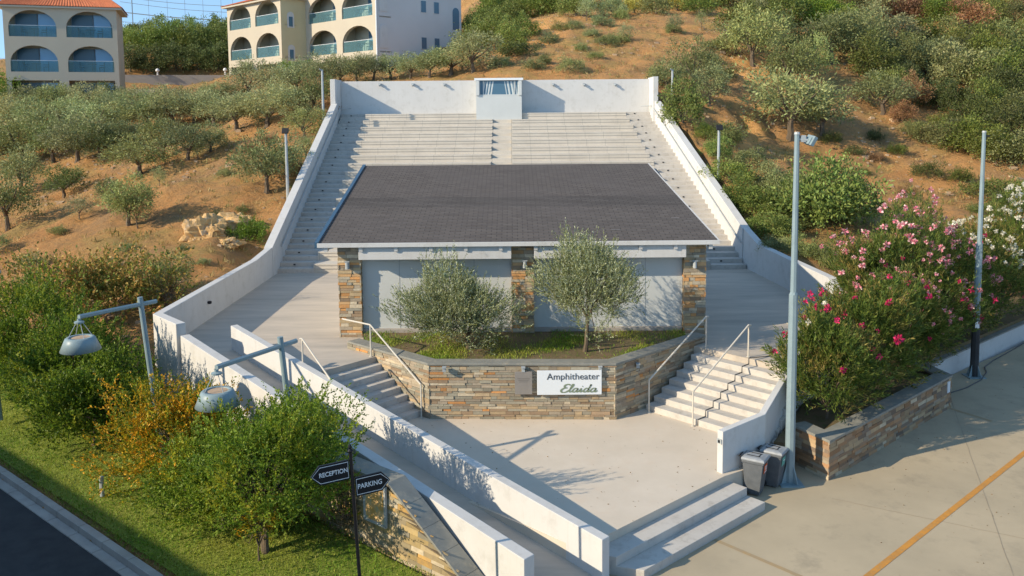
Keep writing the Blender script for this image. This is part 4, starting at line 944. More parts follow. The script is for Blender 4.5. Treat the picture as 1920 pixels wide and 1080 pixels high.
mb = MB(); mb.box((-.03, -.118, 1.62), (.12, .02, .2)); mb.build('label_plate', M['signwhite'], t2)
def slope_post(label, bx, by, d, ty, head=True, ry=0):
    x, y, zb = D(bx, by, d); ztop = D(bx, ty, d)[2]; t = thing('slope_lamp', label, 'lamp pole', (x, y, zb - .4)); h = ztop - zb + .4
    mb = MB(); mb.tube([(0, 0, 0), (0, 0, h)], [.075, .055], 8); mb.build('pole', M['galv'], t)
    if head:
        mb = MB(); mb.box((.0, -.1, h + .02), (.3, .08, .26), ry, Matrix.Rotation(-.5, 3, 'X')); mb.tube([(0, 0, h - .1), (0, -.07, h)], .03, 6); mb.build('floodlight', M['black'], t, bevel=.01)
        mb = MB(); mb.box((.0, -.145, h - .0), (.2, .02, .16), ry, Matrix.Rotation(-.5, 3, 'X')); mb.build('lens', M['signwhite'], t)
    else:
        mb = MB(); mb.tube([(0, 0, h), (0, 0, h + .04)], .065, 8); mb.tube([(0, 0, h - .05), (-.12, -.1, h + .08)], .03, 6); mb.build('bracket', M['galv'], t)
slope_post('grey post with black floodlight outside the left seating wall', 540, 375, 39, 246)
slope_post('thin pale post by the olives at the upper left seating wall', 607, 240, 47, 132, False)
slope_post('thin pale post outside the upper right seating wall', 1260, 225, 47, 132, False)
slope_post('pale post with floodlight among bushes outside the right seating wall', 1347, 320, 40, 240)

# ---------------------------------------------------------------- hanging garden lamps
def garden_lamp(label, loc, hpost, armv, lean, grp='garden lamps with hanging shades'):
    t = thing('garden_lamp', label, 'lamp', loc, 0, grp); ox = lean[1] * hpost
    mb = MB(); mb.tube([(-ox * .06, 0, -.2), (ox, 0, hpost)], .06, 14); mb.build('post', M['lampblue'], t, smooth=False)
    a = Vector(armv); L = a.length; u = a.normalized(); za = hpost - .2
    mb = MB(); an = math.atan2(u.y, u.x); cxm = u * (L - .38) / 2
    ox *= (hpost - .2) / hpost; mb.tube([(ox - u.x * .42, -u.y * .42, za + .02), (ox + a.x, a.y, za + a.z)], .052, 6); a.x += ox; mb.build('arm', M['lampblue'], t)
    mb = MB(); mb.lathe((a.x, a.y, za + a.z - .13), [(0, 0), (.1, 0), (.1, .03), (.04, .05), (.04, .1)], 14); mb.build('hook_plate', M['lampblue'], t)
    rod = MB()
    for k in range(4):
        q = math.radians(45 + 90 * k); rod.tube([(a.x + .06 * math.cos(q), a.y + .06 * math.sin(q), za + a.z - .12), (a.x + .25 * math.cos(q), a.y + .25 * math.sin(q), za + a.z - .44)], .008, 5)
    rod.build('hanging_rod', M['galv'], t)
    sh = MB(); c_ = (a.x, a.y, za + a.z - .72); sh.lathe(c_, [(.395, 0), (.41, 0), (.30, .26), (.27, .285), (.2, .285), (.2, .24)], 36); s_ = sh.build('lamp_shade', M['lampblue'], t, smooth=False)
    for p in s_.data.polygons: p.use_smooth = True
    di = MB(); di.lathe(c_, [(.2, .27), (.0, .275)], 24); di.lathe(c_, [(.395, .005), (.29, .23), (0, .23)], 24); di.build('lamp_disc', M['bulb'], s_)
    return t
garden_lamp('blue grey lamp with hanging shade in front of the ramp walls', (-4.42, 16.9, -.35), 3.42, (-.83, -1.4, -.0), (0, -.085))
garden_lamp('blue grey lamp with hanging shade above the green shrubs on the left', (-8.25, 19.3, -.1), 3.5, (-.72, -1.4, .08), (0, -.09))
garden_lamp('blue grey lamp whose arm end shows at the left photo edge', (-12.95, 20.9, .15), 3.7, (-1.0, -1.45, -.02), (0, -.06))

# ---------------------------------------------------------------- bins
def bin_(label, x, y, rz, stick):
    t = thing('wheelie_bin', label, 'bin', (x, y, -.5), rz, 'wheelie bins by the stair wall'); t.scale = (.9, .9, .88)
    # local +x = front
    def loft(rings):
        mb = MB(); k = len(mb.v)
        for (z, a0, a1, wd) in rings: mb.v += [(a0, -wd, z), (a1, -wd, z), (a1, wd, z), (a0, wd, z)]
        for i in range(len(rings) - 1):
            for j in range(4): q = (j + 1) % 4; mb.f.append((4 * i + j, 4 * i + q, 4 * i + 4 + q, 4 * i + 4 + j)); mb.mi.append(0)
        mb.f.append((3, 2, 1, 0)); mb.mi.append(0); e = 4 * (len(rings) - 1); mb.f.append((e, e + 1, e + 2, e + 3)); mb.mi.append(0); return mb
    loft([(.03, -.17, .14, .165), (.12, -.19, .155, .18), (.8, -.24, .235, .225), (.81, -.26, .255, .24), (.86, -.26, .255, .24)]).build('body', M['binbody'], t, bevel=.012)
    ld = loft([(.865, -.27, .275, .25), (.9, -.27, .28, .255), (.93, -.26, .26, .235), (.95, -.2, .16, .18)]).build('lid', M['binlid'], t, bevel=.012)
    mb = MB(); mb.box((-.02, -.09, .957), (.3, .012, .012)); mb.box((-.02, .09, .957), (.3, .012, .012)); mb.box((.1, 0, .957), (.012, .2, .012)); mb.build('lid_rib', M['black'], ld)
    mb = MB(); mb.tube([(-.27, -.2, .9), (-.33, -.2, .92), (-.33, .2, .92), (-.27, .2, .9)], .016, 6); mb.build('handle', M['black'], t)
    for s in (-1, 1):
        mb = MB(); mb.tube([(-.2, s * .2, .1), (-.2, s * .245, .1)], .1, 16); mb.build('wheel', M['black'], t)
    mb = MB(); xs_ = .226; mb.face([(.222, -.12, .56), (.222, .1, .56), (.2465, .1, .78), (.2465, -.12, .78)]); stk = mb.build('sticker', stick, t)
    if stick is M['stickor']:
        mb = MB()
        for dy in (-.045, 0, .045): mb.box((.245, dy - .01, .69), (.004, .014, .09))
        mb.box((.2505, -.01, .735), (.004, .12, .012)); mb.box((.238, -.01, .6), (.004, .17, .015)); mb.build('symbol', M['letterwhite'], stk)
    else:
        mb = MB(); mb.box((.248, -.01, .7), (.004, .1, .02)); mb.build('symbol', M['letterwhite'], stk)
x, y = G(1423, 932, -.5); bin_('dark grey wheelie bin with orange sticker, nearer the steps', x - .028, y + .19, math.radians(-33), M['stickor'])
x, y = G(1458, 917, -.5); bin_('dark grey wheelie bin with green sticker, beside the tall pole', x - .028, y + .2, math.radians(-36), M['stickgr'])

# ---------------------------------------------------------------- hotel blocks
def arch_cell(mb, O, u, w_, h_, x0, x1, z0, zs, ztp, rev=.35, NA=12, flat=False):
    """wall cell with an arched opening; O lower-left corner, u horizontal dir; opening x0..x1, sill z0, springing zs, crown ztp"""
    n = Vector((u.y, -u.x, 0))  # outward (towards camera)
    def P(x, z, dpt=0): return O + Vector((u.x, u.y, 0)) * x + Vector((0, 0, z)) - n * dpt
    xs_ = [x0 + (x1 - x0) * (1 - math.cos(math.pi * i / NA)) / 2 for i in range(NA + 1)]
    def top(x):
        if flat: return ztp
        k = (x - (x0 + x1) / 2) / ((x1 - x0) / 2); return zs + (ztp - zs) * math.sqrt(max(0, 1 - k * k))
    mb.face([P(0, 0), P(x0, 0), P(x0, h_), P(0, h_)]); mb.face([P(x1, 0), P(w_, 0), P(w_, h_), P(x1, h_)])
    if z0 > .001: mb.face([P(x0, 0), P(x1, 0), P(x1, z0), P(x0, z0)])
    for i in range(NA):
        a, b = xs_[i], xs_[i + 1]; mb.face([P(a, top(a)), P(b, top(b)), P(b, h_), P(a, h_)]); mb.face([P(a, top(a), rev), P(b, top(b), rev), P(b, top(b)), P(a, top(a))])
    mb.face([P(x0, z0), P(x0, z0, rev), P(x0, top(x0), rev), P(x0, top(x0))]); mb.face([P(x1, z0, rev), P(x1, z0), P(x1, top(x1)), P(x1, top(x1), rev)])
    mb.face([P(x0, z0), P(x1, z0), P(x1, z0, 1.6), P(x0, z0, 1.6)])
furn_t = None
def furniture():
    mb = MB(); mb.lathe((0, 0, .7), [(0, 0), (.38, 0), (.38, .03), (0, .03)], 12); mb.tube([(0, 0, 0), (0, 0, .7)], .03, 6); mb.lathe((0, 0, 0), [(.22, 0), (.22, .03), (0, .05)], 10); tb = mb
    ch = MB(); ch.box((0, 0, .44), (.42, .42, .04)); ch.box((0, .2, .68), (.42, .04, .4))
    for sx in (-.18, .18):
        for sy in (-.18, .18): ch.box((sx, sy, .22), (.035, .035, .44))
        ch.box((sx * 1.1, 0, .62), (.03, .4, .03))
    return tb, ch
TB, CH = furniture(); tbm = None
def set_furniture(p, u, where):
    global tbm
    n = Vector((u.y, -u.x, 0)); c = p - n * .75
    an = math.atan2(u.y, u.x)
    if tbm is None:
        a = TB.build('balcony_table', M['black']); b = CH.build('balcony_chair', M['black']); tbm = (a, b); A, B1 = a, b
        B2 = b.copy(); COL.objects.link(B2)
    else:
        A = tbm[0].copy(); B1 = tbm[1].copy(); B2 = tbm[1].copy()
        for q in (A, B1, B2): COL.objects.link(q)
    A.location = c; tag(A, f'dark round table on {where}', 'table', 'balcony tables')
    B1.location = c + Vector((u.x, u.y, 0)) * .75; B1.rotation_euler = (0, 0, an - 1.4); tag(B1, f'dark chair right of the table on {where}', 'chair', 'balcony chairs')
    B2.location = c - Vector((u.x, u.y, 0)) * .75; B2.rotation_euler = (0, 0, an + 1.4); tag(B2, f'dark chair left of the table on {where}', 'chair', 'balcony chairs')
def tiled_roof(parent, poly4, z, rise, over=.45):
    """hip roof over quad poly4 (front-left, front-right, back-right, back-left) with pan tile ridges"""
    c = sum((Vector(p) for p in poly4), Vector((0, 0))) / 4
    P_ = [Vector(p) + (Vector(p) - c).normalized() * over * 1.4 for p in poly4]; u = (P_[1] - P_[0]); W_ = u.length; v = (P_[3] - P_[0]); Dp = v.length
    R0 = (P_[0] + P_[3]) / 2 + u.normalized() * min(Dp, W_) * .45; R1 = (P_[1] + P_[2]) / 2 - u.normalized() * min(Dp, W_) * .45
    zt = z + rise; mb = MB()
    def plane(a, b, ra, rb_):
        e = (b - a); n = max(4, int(e.length / .22)); 
        for i in range(n):
            for k in range(4):
                t0 = (i + k / 4) / n; t1 = (i + (k + 1) / 4) / n; h0 = .06 * abs(math.sin(math.pi * (k / 4))); h1 = .06 * abs(math.sin(math.pi * ((k + 1) / 4)))
                p = a.lerp(b, t0); q = a.lerp(b, t1); r = rb_.lerp(ra, 1 - t1); s = rb_.lerp(ra, 1 - t0)
                mb.face([(p.x, p.y, z + h0), (q.x, q.y, z + h1), (r.x, r.y, zt + h1), (s.x, s.y, zt + h0)])
    plane(P_[0], P_[1], R0, R1); plane(P_[1], P_[2], R1, R1); plane(P_[2], P_[3], R1, R0); plane(P_[3], P_[0], R0, R0)
    mb.build('roof', M['tile'], parent)
    mb = MB(); mb.prism([tuple(p - (p - c).normalized() * .1) for p in P_], z - .16, z - .004); mb.build('cornice', M['cream'], parent)
def block(name_label, A0, B0, depth, zb, floors, ncell, bm_, side_mat, roof=True, where='', oh=2.3, sill=.0, glassdoor=M['glassdoor'], furn=True, ground_flat=True, cells=None, rise=2.2, dfx=(.14, .86)):
    """hotel block whose facade runs A0->B0"""
    A0 = Vector(A0); B0 = Vector(B0); u = (B0 - A0).normalized(); Wd = (B0 - A0).length; bk = Vector((-u.y, u.x))
    t = thing('hotel_block', name_label, 'building', (A0.x, A0.y, zb)); t['_o'] = 1
    mb = MB(); u3 = Vector((u.x, u.y)); cw = Wd / ncell; z = zb; fz = []
    for k, fh in enumerate(floors):
        for c in range(ncell):
            O = Vector((A0.x + u.x * cw * c, A0.y + u.y * cw * c, z)); m = cw * .085
            fl = ground_flat and k == 0
            arch_cell(mb, O, u3, cw, fh, m, cw - m, .18, .18 + (oh - .18) * .38, oh + .1, flat=fl)
        fz.append(z); z += fh
    top = z
    mb.build('facade', bm_, t)
    # inner balcony wall
    n = Vector((u.y, -u.x)); ib = 1.6
    mb = MB(); a = A0 - n * ib; b = B0 - n * ib
    mb.face([(a.x, a.y, zb), (b.x, b.y, zb), (b.x, b.y, top), (a.x, a.y, top)]); 
    for c in range(1, ncell):
        p = A0 + u * cw * c - n * .36; q = p - n * (ib - .37)
        for s in (-.1, .1): mb.face([(p.x + u.x * s, p.y + u.y * s, zb), (q.x + u.x * s, q.y + u.y * s, zb), (q.x + u.x * s, q.y + u.y * s, top), (p.x + u.x * s, p.y + u.y * s, top)])
    mb.build('balcony_wall', M['cream'] if bm_ is not M['cream'] else M['cream'], t)
    mb = MB()
    for zf in fz[1:] + [top - .15]:
        p = A0 - n * .35; q = B0 - n * .35; mb.prism([(p.x, p.y), (q.x, q.y), (q.x - n.x * (ib - .36), q.y - n.y * (ib - .36)), (p.x - n.x * (ib - .36), p.y - n.y * (ib - .36))], zf, zf + .12)
    mb.build('balcony_slab', M['cream'], t)
    # side walls and rear
    a = A0 + bk * depth; b = B0 + bk * depth
    mb = MB(); mb.face([(B0.x, B0.y, zb), (b.x, b.y, zb), (b.x, b.y, top), (B0.x, B0.y, top)]); mb.build('right_wall', side_mat, t)
    mb = MB(); mb.face([(a.x, a.y, zb), (A0.x, A0.y, zb), (A0.x, A0.y, top), (a.x, a.y, top)]); mb.face([(b.x, b.y, zb), (a.x, a.y, zb), (a.x, a.y, top), (b.x, b.y, top)]); mb.face([(A0.x - 0, A0.y, zb), (a.x, a.y, zb), (b.x, b.y, zb), (B0.x, B0.y, zb)]); mb.build('left_wall', M['cream'], t)
    for k, zf in enumerate(fz):
        for c in range(ncell):
            x0 = cw * (c + dfx[0]); x1 = cw * (c + dfx[1]); p = A0 + u * x0 - n * (ib - .03); q = A0 + u * x1 - n * (ib - .03); m = A0 + u * (x0 * .45 + x1 * .55) - n * (ib - .03)
            for (s, e, mt) in ((p, m, M['glassdark']), (m, q, glassdoor)):
                w1 = MB(); w1.face([(s.x, s.y, zf + .18), (e.x, e.y, zf + .18), (e.x, e.y, zf + 2.25), (s.x, s.y, zf + 2.25)]); wo_ = w1.build('balcony_door', mt, t)
                f1 = MB(); 
                for pt in (s, e): f1.box((pt.x + n.x * .02, pt.y + n.y * .02, zf + 1.2), (.06, .05, 2.1), math.atan2(u.y, u.x))
                f1.build('frame', M['frame'], wo_)
            if k > 0 or not ground_flat:
                gl = MB(); s = A0 + u * (cw * (c + .09)) - n * .12; e = A0 + u * (cw * (c + .91)) - n * .12
                gl.box(((s.x + e.x) / 2, (s.y + e.y) / 2, zf + .66), ((e - s).length, .02, .92), math.atan2(u.y, u.x)); g_ = gl.build('glass_railing', M['railglass'], t)
                rl = MB(); rl.box(((s.x + e.x) / 2, (s.y + e.y) / 2, zf + 1.135), ((e - s).length, .05, .03), math.atan2(u.y, u.x)); rl.build('top_rail', M['signwhite'], g_)
                if furn: set_furniture(Vector((*(A0 + u * cw * (c + .5)), zf + .18)), u3, f'the {["ground", "lower", "upper"][min(k, 2)]} {ordl(c, ncell).replace("from the left", "") .strip()} balcony of {where}')
    if roof: tiled_roof(t, [A0, B0, b, a], top, rise)
    return t, A0, B0, bk, u, top, fz
P0 = Vector((-42.5, 72.5)); P1b = Vector((-34.3, 75.4))
block('cream three storey hotel block at the left photo edge', P0, P1b, 5.5, 8.35, [2.95, 2.95, 2.75], 2, M['cream'], M['cream'], where='the left hotel block', glassdoor=M['glassdoor'])
uu = Vector((.71, -.704)); vv = Vector((.704, .71)); q0 = Vector((-28.2, 86.2)); q1 = q0 + uu * 10.2
b1 = block('cream hotel wing left of the ochre recess in the middle block', q0, q1, 12.5, 10.0, [2.9, 2.95, 2.52], 2, M['cream'], M['yellow'], where='the middle left wing', furn=True, dfx=(.45, .84))
r0 = q1 + vv * 2.6; r1 = r0 + uu * 10.9
b2 = block('cream hotel wing with the grey end wall above the olive row', r0, r1, 9.7, 10.0, [2.9, 2.95, 2.95], 2, M['cream'], M['greyrender'], where='the middle right wing', furn=True, dfx=(.42, .84))
# windows on the end wall
t = b2[0]; n3 = uu
for (s, z, w_, h_, ar) in ((5.2, 16.6, .55, 1.0, 0), (6.7, 16.6, .55, 1.0, 0), (5.2, 13.4, .55, 1.0, 0), (6.7, 13.4, .55, 1.0, 0), (9.0, 15.3, .8, 1.6, 1), (.8, 16.4, .8, 1.5, 1), (.8, 13.3, .8, 1.5, 1)):
    p = r1 + vv * s + n3 * .012; a = math.atan2(vv.y, vv.x)
    f = MB(); f.box((p.x, p.y, z + h_ / 2), (w_ + .12, .05, h_ + .12), a)
    if ar: f.tube([(p.x - n3.x * .02, p.y - n3.y * .02, z + h_), (p.x + n3.x * .03, p.y + n3.y * .03, z + h_)], (w_ + .12) / 2, 16)
    fo = f.build('window', M['greyrender'], t); g_ = MB(); g_.box((p.x + n3.x * .03, p.y + n3.y * .03, z + h_ / 2), (w_, .02, h_), a)
    if ar: g_.tube([(p.x + n3.x * .025, p.y + n3.y * .025, z + h_), (p.x + n3.x * .045, p.y + n3.y * .045, z + h_)], w_ / 2, 16)
    g_.build('pane', M['glassdark'] if not (ar and s < 2) else M['white'], fo)
mb = MB(); pp = r1 + uu * .06; mb.tube([(pp.x, pp.y, 9.8), (pp.x, pp.y, 18.6)], .06, 6); mb.build('drainpipe', M['signwhite'], t)
for zz_ in (12.6, 15.6):   # niches on the ochre wall
    p = q1 + vv * 1.0 + uu * .012; f = MB(); a = math.atan2(vv.y, vv.x); f.box((p.x, p.y, zz_ + .6), (.7, .05, 1.1), a); f.tube([(p.x - uu.x * .02, p.y - uu.y * .02, zz_ + 1.15), (p.x + uu.x * .03, p.y + uu.y * .03, zz_ + 1.15)], .35, 14)
    fo = f.build('window', M['white'], b1[0]); f = MB(); f.box((p.x + uu.x * .03, p.y + uu.y * .03, zz_ + .6), (.4, .02, .9), a); f.build('pane', M['glassdark'], fo)
# unseen block made up across the road to cast the road's shade
k0 = Vector(kpt(-30, 0)); tk = 5.45 / SUN.z
c_ = Vector(kpt(0, -.1)) + Vector((SUN.x, SUN.y)) * tk
a = c_ - KU * 24; b = c_ + KU * 26
sb = thing('road_shade_block', 'long cream block added unseen across the road to shade it', 'building', (c_.x, c_.y, -.6)); sb['_o'] = 1
mb = MB(); mb.prism([tuple(a), tuple(b), tuple(b + KN * 9), tuple(a + KN * 9)], -1, 5.0); mb.build('wall', M['cream'], sb)
mb = MB(); mb.prism([tuple(a - KN * .3), tuple(b - KN * .3), tuple(b + KN * 9.3), tuple(a + KN * 9.3)], 5.003, 5.2); mb.build('roof', M['tile'], sb)
for k in range(8):
    p = a + KU * (4 + 5.5 * k) - KN * .02; mb = MB(); mb.box((p.x, p.y, 1.4), (1.6, .06, 2.0), math.atan2(KU.y, KU.x)); mb.build('window', M['glassdark'], sb)

# retaining wall between blocks, net fence behind
a = D(228, 137, 87); b = D(445, 133, 90)
rt = thing('retaining_wall', 'long beige retaining wall between the two hotel blocks', 'wall', (a[0], a[1], 9)); rt['_o'] = 1
mb = MB(); mb.prism([(a[0], a[1]), (b[0], b[1]), (b[0], b[1] + .5), (a[0], a[1] + .5)], 8.5, 11.85); mb.build('wall_body', M['retain'], rt)
mb = MB(); mb.prism([(a[0], a[1] - 3), (b[0], b[1] - 5), (b[0], b[1] - 4.7), (a[0], a[1] - 2.7)], 8.0, 10.3); mb.build('lower_kerb', M['kerb'], rt)
for px in (294, 421):
    x, y, z = D(px, 137, 87.5); mb = MB(); mb.tube([(x, y + .2, 11.8), (x, y + .2, 12.1)], .08, 8); mb.lathe((x, y + .2, 12.3), [(0, -.2), (.18, -.1), (.2, 0), (.14, .14), (0, .2)], 12); mb.build('globe_light', M['letterwhite'], rt)
nf = thing('ball_net', 'tall ball court net on thin posts behind the hillside trees', 'net', (-48, 122, 14)); nf['_o'] = 1
rng = np.random.default_rng(2)
mb = MB()
for k, px in enumerate((247, 278, 313, 346, 380, 414, 436)):
    x, y, z = D(px, 0, 124); mb.tube([(x, y, 15), (x, y, 27)], .07 if k == 0 else .025, 6)
mb.build('post', M['steel'], nf)
mb = MB(); 
for (ya, yb, r) in ((-6, 12, .035), (3, 24, .035), (22, 38, .07), (40, 52, .03)):
    p = D(225, ya, 124); q = D(445, yb, 124); m = [(p[0] + (q[0] - p[0]) * i / 10, 124, p[2] + (q[2] - p[2]) * i / 10 - .25 * math.sin(math.pi * i / 10)) for i in range(11)]; mb.tube(m, r, 5)
mb.build('cable', M['steel'], nf)

# ---------------------------------------------------------------- vegetation
def far_variants(kind, n, seed):
    out = []
    for i in range(n):
        rng = np.random.default_rng(seed + i); rnd = random.Random(seed + i)
        if kind == 'olive': R = (.5, .48, .36); c = (0, 0, .56); q = clump_crown(rng, R, c, 125, 34, .055, .05, .019, -.75, .5); tr = trunk_mb(rnd, .3, .045, c, R, 5, 6, .12)
        elif kind == 'young': R = (.34, .34, .42); c = (0, 0, .58); q = clump_crown(rng, R, c, 70, 26, .05, .05, .018, -.8, .35); tr = trunk_mb(rnd, .3, .022, c, R, 4, 5, .08)
        elif kind == 'bush': R = (.5, .5, .42); c = (0, 0, .3); q = clump_crown(rng, R, c, 150, 34, .055, .05, .024, -.55, .55); tr = trunk_mb(rnd, .15, .03, c, R, 5, 5, .1)
        elif kind == 'scrub': R = (.5, .5, .32); c = (0, 0, .2); q = clump_crown(rng, R, c, 110, 30, .05, .055, .02, -.5, .4); tr = trunk_mb(rnd, .1, .02, c, R, 5, 5, .1)
        out.append((q, tr))
    return out
VAR = {}
NM = {'olive': 'olive_tree', 'young': 'young_olive_tree', 'bush': 'bush', 'scrub': 'scrub_bush'}
for kind, n, sd in (('olive', 6, 100), ('young', 3, 200), ('bush', 5, 300), ('scrub', 4, 400)):
    L_ = []
    for (q, tr) in far_variants(kind, n, sd):
        c = quads_object('crown', q, M['leaf']); tm = tr.build('trunk', M['bark']); L_.append((c.data, tm.data)); bpy.data.objects.remove(c); bpy.data.objects.remove(tm)
    VAR[kind] = L_
vr = random.Random(77)
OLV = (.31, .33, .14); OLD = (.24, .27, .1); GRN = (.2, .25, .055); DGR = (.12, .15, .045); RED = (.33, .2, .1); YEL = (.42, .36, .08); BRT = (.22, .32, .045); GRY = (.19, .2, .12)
def plant(kind, px, py, wpx, col, label, group, hs=1.0, cat=None, xyz=None):
    x, y, z = xyz if xyz else hit(px, py); s = wpx * y / F
    t = thing(NM[kind], label, cat or {'olive': 'olive tree', 'young': 'olive tree', 'bush': 'bush', 'scrub': 'bush'}[kind], (x, y, z - .05), vr.uniform(0, 6.28), group)
    k = s / (.95 if kind != 'young' else .65) * vr.uniform(.95, 1.05); t.scale = (k * vr.uniform(.85, 1.2), k * vr.uniform(.85, 1.15), k * hs * vr.uniform(.8, 1.15))
    cm, tm = vr.choice(VAR[kind]); c = bpy.data.objects.new('crown', cm); COL.objects.link(c); c.parent = t
    j = vr.uniform(.68, 1.2); c.color = (col[0] * j * vr.uniform(.92, 1.08), col[1] * j, col[2] * j * vr.uniform(.85, 1.15), 1)
    b = bpy.data.objects.new('trunk', tm); COL.objects.link(b); b.parent = t; return t
def row(where, kind, desc, col, items, group, hs=1.0, jit=True):
    items = sorted(items, key=lambda a: a[0])
    for i, it in enumerate(items):
        px, py, w_ = it[:3]; c = it[3] if len(it) > 3 else col
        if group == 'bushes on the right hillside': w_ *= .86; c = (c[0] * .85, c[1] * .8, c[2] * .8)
        k = it[4] if len(it) > 4 else kind
        plant(k, px, py, w_, c, f'{desc} {where}, {ordl(i, len(items))}', group, hs)
G1 = 'olive trees on the left slope'
row('in the row below the left hotel block', 'olive', 'dusty olive tree', OLV, [(10, 226, 84), (62, 224, 76), (112, 220, 78), (165, 218, 76), (215, 216, 66), (262, 214, 62), (310, 212, 62), (355, 208, 60), (400, 204, 60), (440, 196, 60)], G1, .72)
row('against the left hotel block', 'bush', 'dark shrub', DGR, [(12, 196, 84, BRT), (78, 200, 44), (115, 200, 40), (150, 200, 44), (195, 198, 46), (228, 192, 34)], 'shrubs by the left hotel block')
row('in the middle row of the left slope', 'olive', 'grey green olive tree', OLV, [(20, 268, 92), (80, 264, 84), (132, 258, 84), (180, 262, 88), (228, 250, 80), (275, 243, 82), (325, 236, 84), (365, 230, 74), (402, 238, 80), (445, 246, 84), (500, 240, 112), (552, 226, 86)], G1, .8)
row('between the two upper rows of the left slope', 'olive', 'rounded olive tree', OLV, [(50, 246, 74), (150, 242, 74), (215, 234, 70), (300, 226, 70), (375, 222, 66), (480, 220, 70), (530, 204, 64), (-5, 292, 80), (60, 285, 76), (215, 282, 76)], G1, .8)
row('in the dense row above the bare slope', 'olive', 'spreading olive tree', OLD, [(-12, 318, 100), (45, 302, 96), (100, 305, 84), (145, 303, 90), (190, 300, 84), (262, 328, 110), (305, 300, 92), (352, 302, 96), (395, 285, 60), (230, 292, 70)], G1, .82)
row('on the bare left slope', 'olive', 'isolated olive tree', OLD, [(40, 362, 80), (122, 372, 66, DGR), (15, 432, 104), (205, 388, 50, DGR), (242, 425, 96), (-20, 480, 60)], G1, 1.0)
row('in front of the bare left slope', 'young', 'small young olive tree', OLV, [(150, 418, 36), (258, 430, 46), (320, 548, 84, OLD, 'olive'), (372, 300, 30), (300, 350, 26)], 'young olive trees')
row('outside the left seating wall', 'olive', 'leaning olive tree', OLD, [(500, 362, 100), (536, 330, 74), (572, 262, 70), (590, 215, 70), (575, 300, 40)], G1)
row('in the row leading to the middle hotel block', 'olive', 'bushy olive tree', OLV, [(470, 190, 84), (520, 184, 90), (560, 176, 84), (600, 168, 78), (640, 160, 60), (668, 152, 64), (700, 150, 60), (732, 149, 60), (770, 148, 62), (806, 146, 64), (845, 140, 80), (888, 136, 86)], 'olive trees below the middle hotel block', .8)
row('by the ochre recess', 'bush', 'bright green leafy shrub', BRT, [(545, 150, 46), (575, 150, 60)], 'bright shrubs below the middle hotel block')
row('above the retaining wall', 'bush', 'dense green bush', DGR, [(245, 134, 60), (285, 134, 60), (330, 133, 62), (372, 132, 60), (410, 131, 60), (438, 130, 56)], 'bushes above the retaining wall')
row('on the ridge between the hotel blocks', 'bush', 'round green bush', GRN, [(240, 100, 60), (268, 98, 50), (305, 100, 62), (345, 100, 58), (385, 100, 60), (425, 98, 64), (260, 80, 50), (300, 78, 54), (340, 80, 50), (372, 82, 44), (405, 78, 56), (436, 76, 50)], 'bushes on the ridge')
G2 = 'bushes on the hillside behind the seating'
row('behind the grey hotel end wall', 'bush', 'green bush', GRN, [(892, 95, 70), (930, 90, 70), (905, 60, 60), (945, 58, 66), (880, 70, 46), (965, 40, 60), (925, 36, 60), (985, 70, 52), (960, 95, 60)], G2)
row('along the hilltop', 'bush', 'hilltop bush', GRN, [(940, 22, 54), (975, 14, 60), (1010, 30, 60), (1045, 22, 60), (1080, 30, 56), (1115, 18, 60), (1150, 30, 50, OLV), (1190, 24, 50, YEL), (1230, 26, 54, OLV), (1270, 20, 50, YEL), (1310, 24, 54, GRN), (1340, 14, 50)], G2)
row('on the second hilltop line', 'bush', 'far hilltop bush', GRN, [(1000, -4, 60), (1050, -6, 60), (1100, -8, 60), (1150, -6, 60), (1200, -8, 60), (1250, -8, 60, OLV), (1300, -10, 60), (1345, -8, 60)], G2)
row('on the bare orange hillside', 'scrub', 'low dark bush', OLD, [(967, 108, 60, DGR), (1030, 82, 34), (1050, 58, 34), (1080, 55, 30), (1070, 135, 44), (1135, 85, 34), (1110, 70, 30), (1165, 82, 38), (1128, 48, 40), (1165, 35, 30), (1262, 62, 30), (1090, 95, 26), (1000, 130, 40), (940, 125, 40), (1115, 110, 30), (1020, 120, 34)], 'low bushes on the orange hillside')
row('on the orange hillside', 'young', 'tiny young olive tree', OLV, [(1315, 58, 22), (1265, 62, 26), (1175, 80, 30), (1100, 40, 28)], 'young olive trees')
G3 = 'bushes on the right hillside'
row('right behind the upper right seating wall', 'olive', 'tall grey green olive tree', OLD, [(1250, 175, 64), (1300, 170, 76), (1280, 230, 76, GRN, 'bush'), (1330, 200, 64), (1235, 160, 40)], 'trees outside the right seating wall', 1.1)
row('along the right seating wall', 'bush', 'leafy green bush', GRN, [(1322, 258, 40), (1345, 300, 48), (1372, 345, 60), (1392, 385, 70), (1422, 410, 70), (1457, 445, 70), (1362, 270, 50, OLD), (1402, 320, 56, OLD), (1442, 360, 60, OLD), (1477, 400, 64), (1417, 440, 46)], 'bushes along the right seating wall')
row('on the ochre bank at the right', 'bush', 'big round holm oak bush', GRN, [(1545, 430, 130, GRN), (1590, 415, 100, GRN), (1500, 420, 90, OLD), (1460, 380, 60, OLD)], 'holm oaks on the ochre bank', 1.15)
row('behind the right terrace wall', 'scrub', 'thin bush', OLD, [(1450, 470, 50), (1490, 478, 56), (1530, 488, 60), (1570, 505, 66), (1610, 480, 60, RED), (1655, 470, 60, OLD), (1700, 465, 56), (1750, 462, 60, RED), (1800, 460, 56)], 'scrub behind the right terrace wall')
row('on the middle of the right hillside', 'olive', 'broad olive tree', OLD, [(1480, 262, 150), (1540, 255, 90), (1410, 125, 96), (1480, 170, 100), (1520, 160, 80), (1655, 215, 96), (1560, 120, 100), (1610, 130, 90), (1380, 100, 60), (1455, 110, 70)], 'olive trees on the right hillside', 1.05)
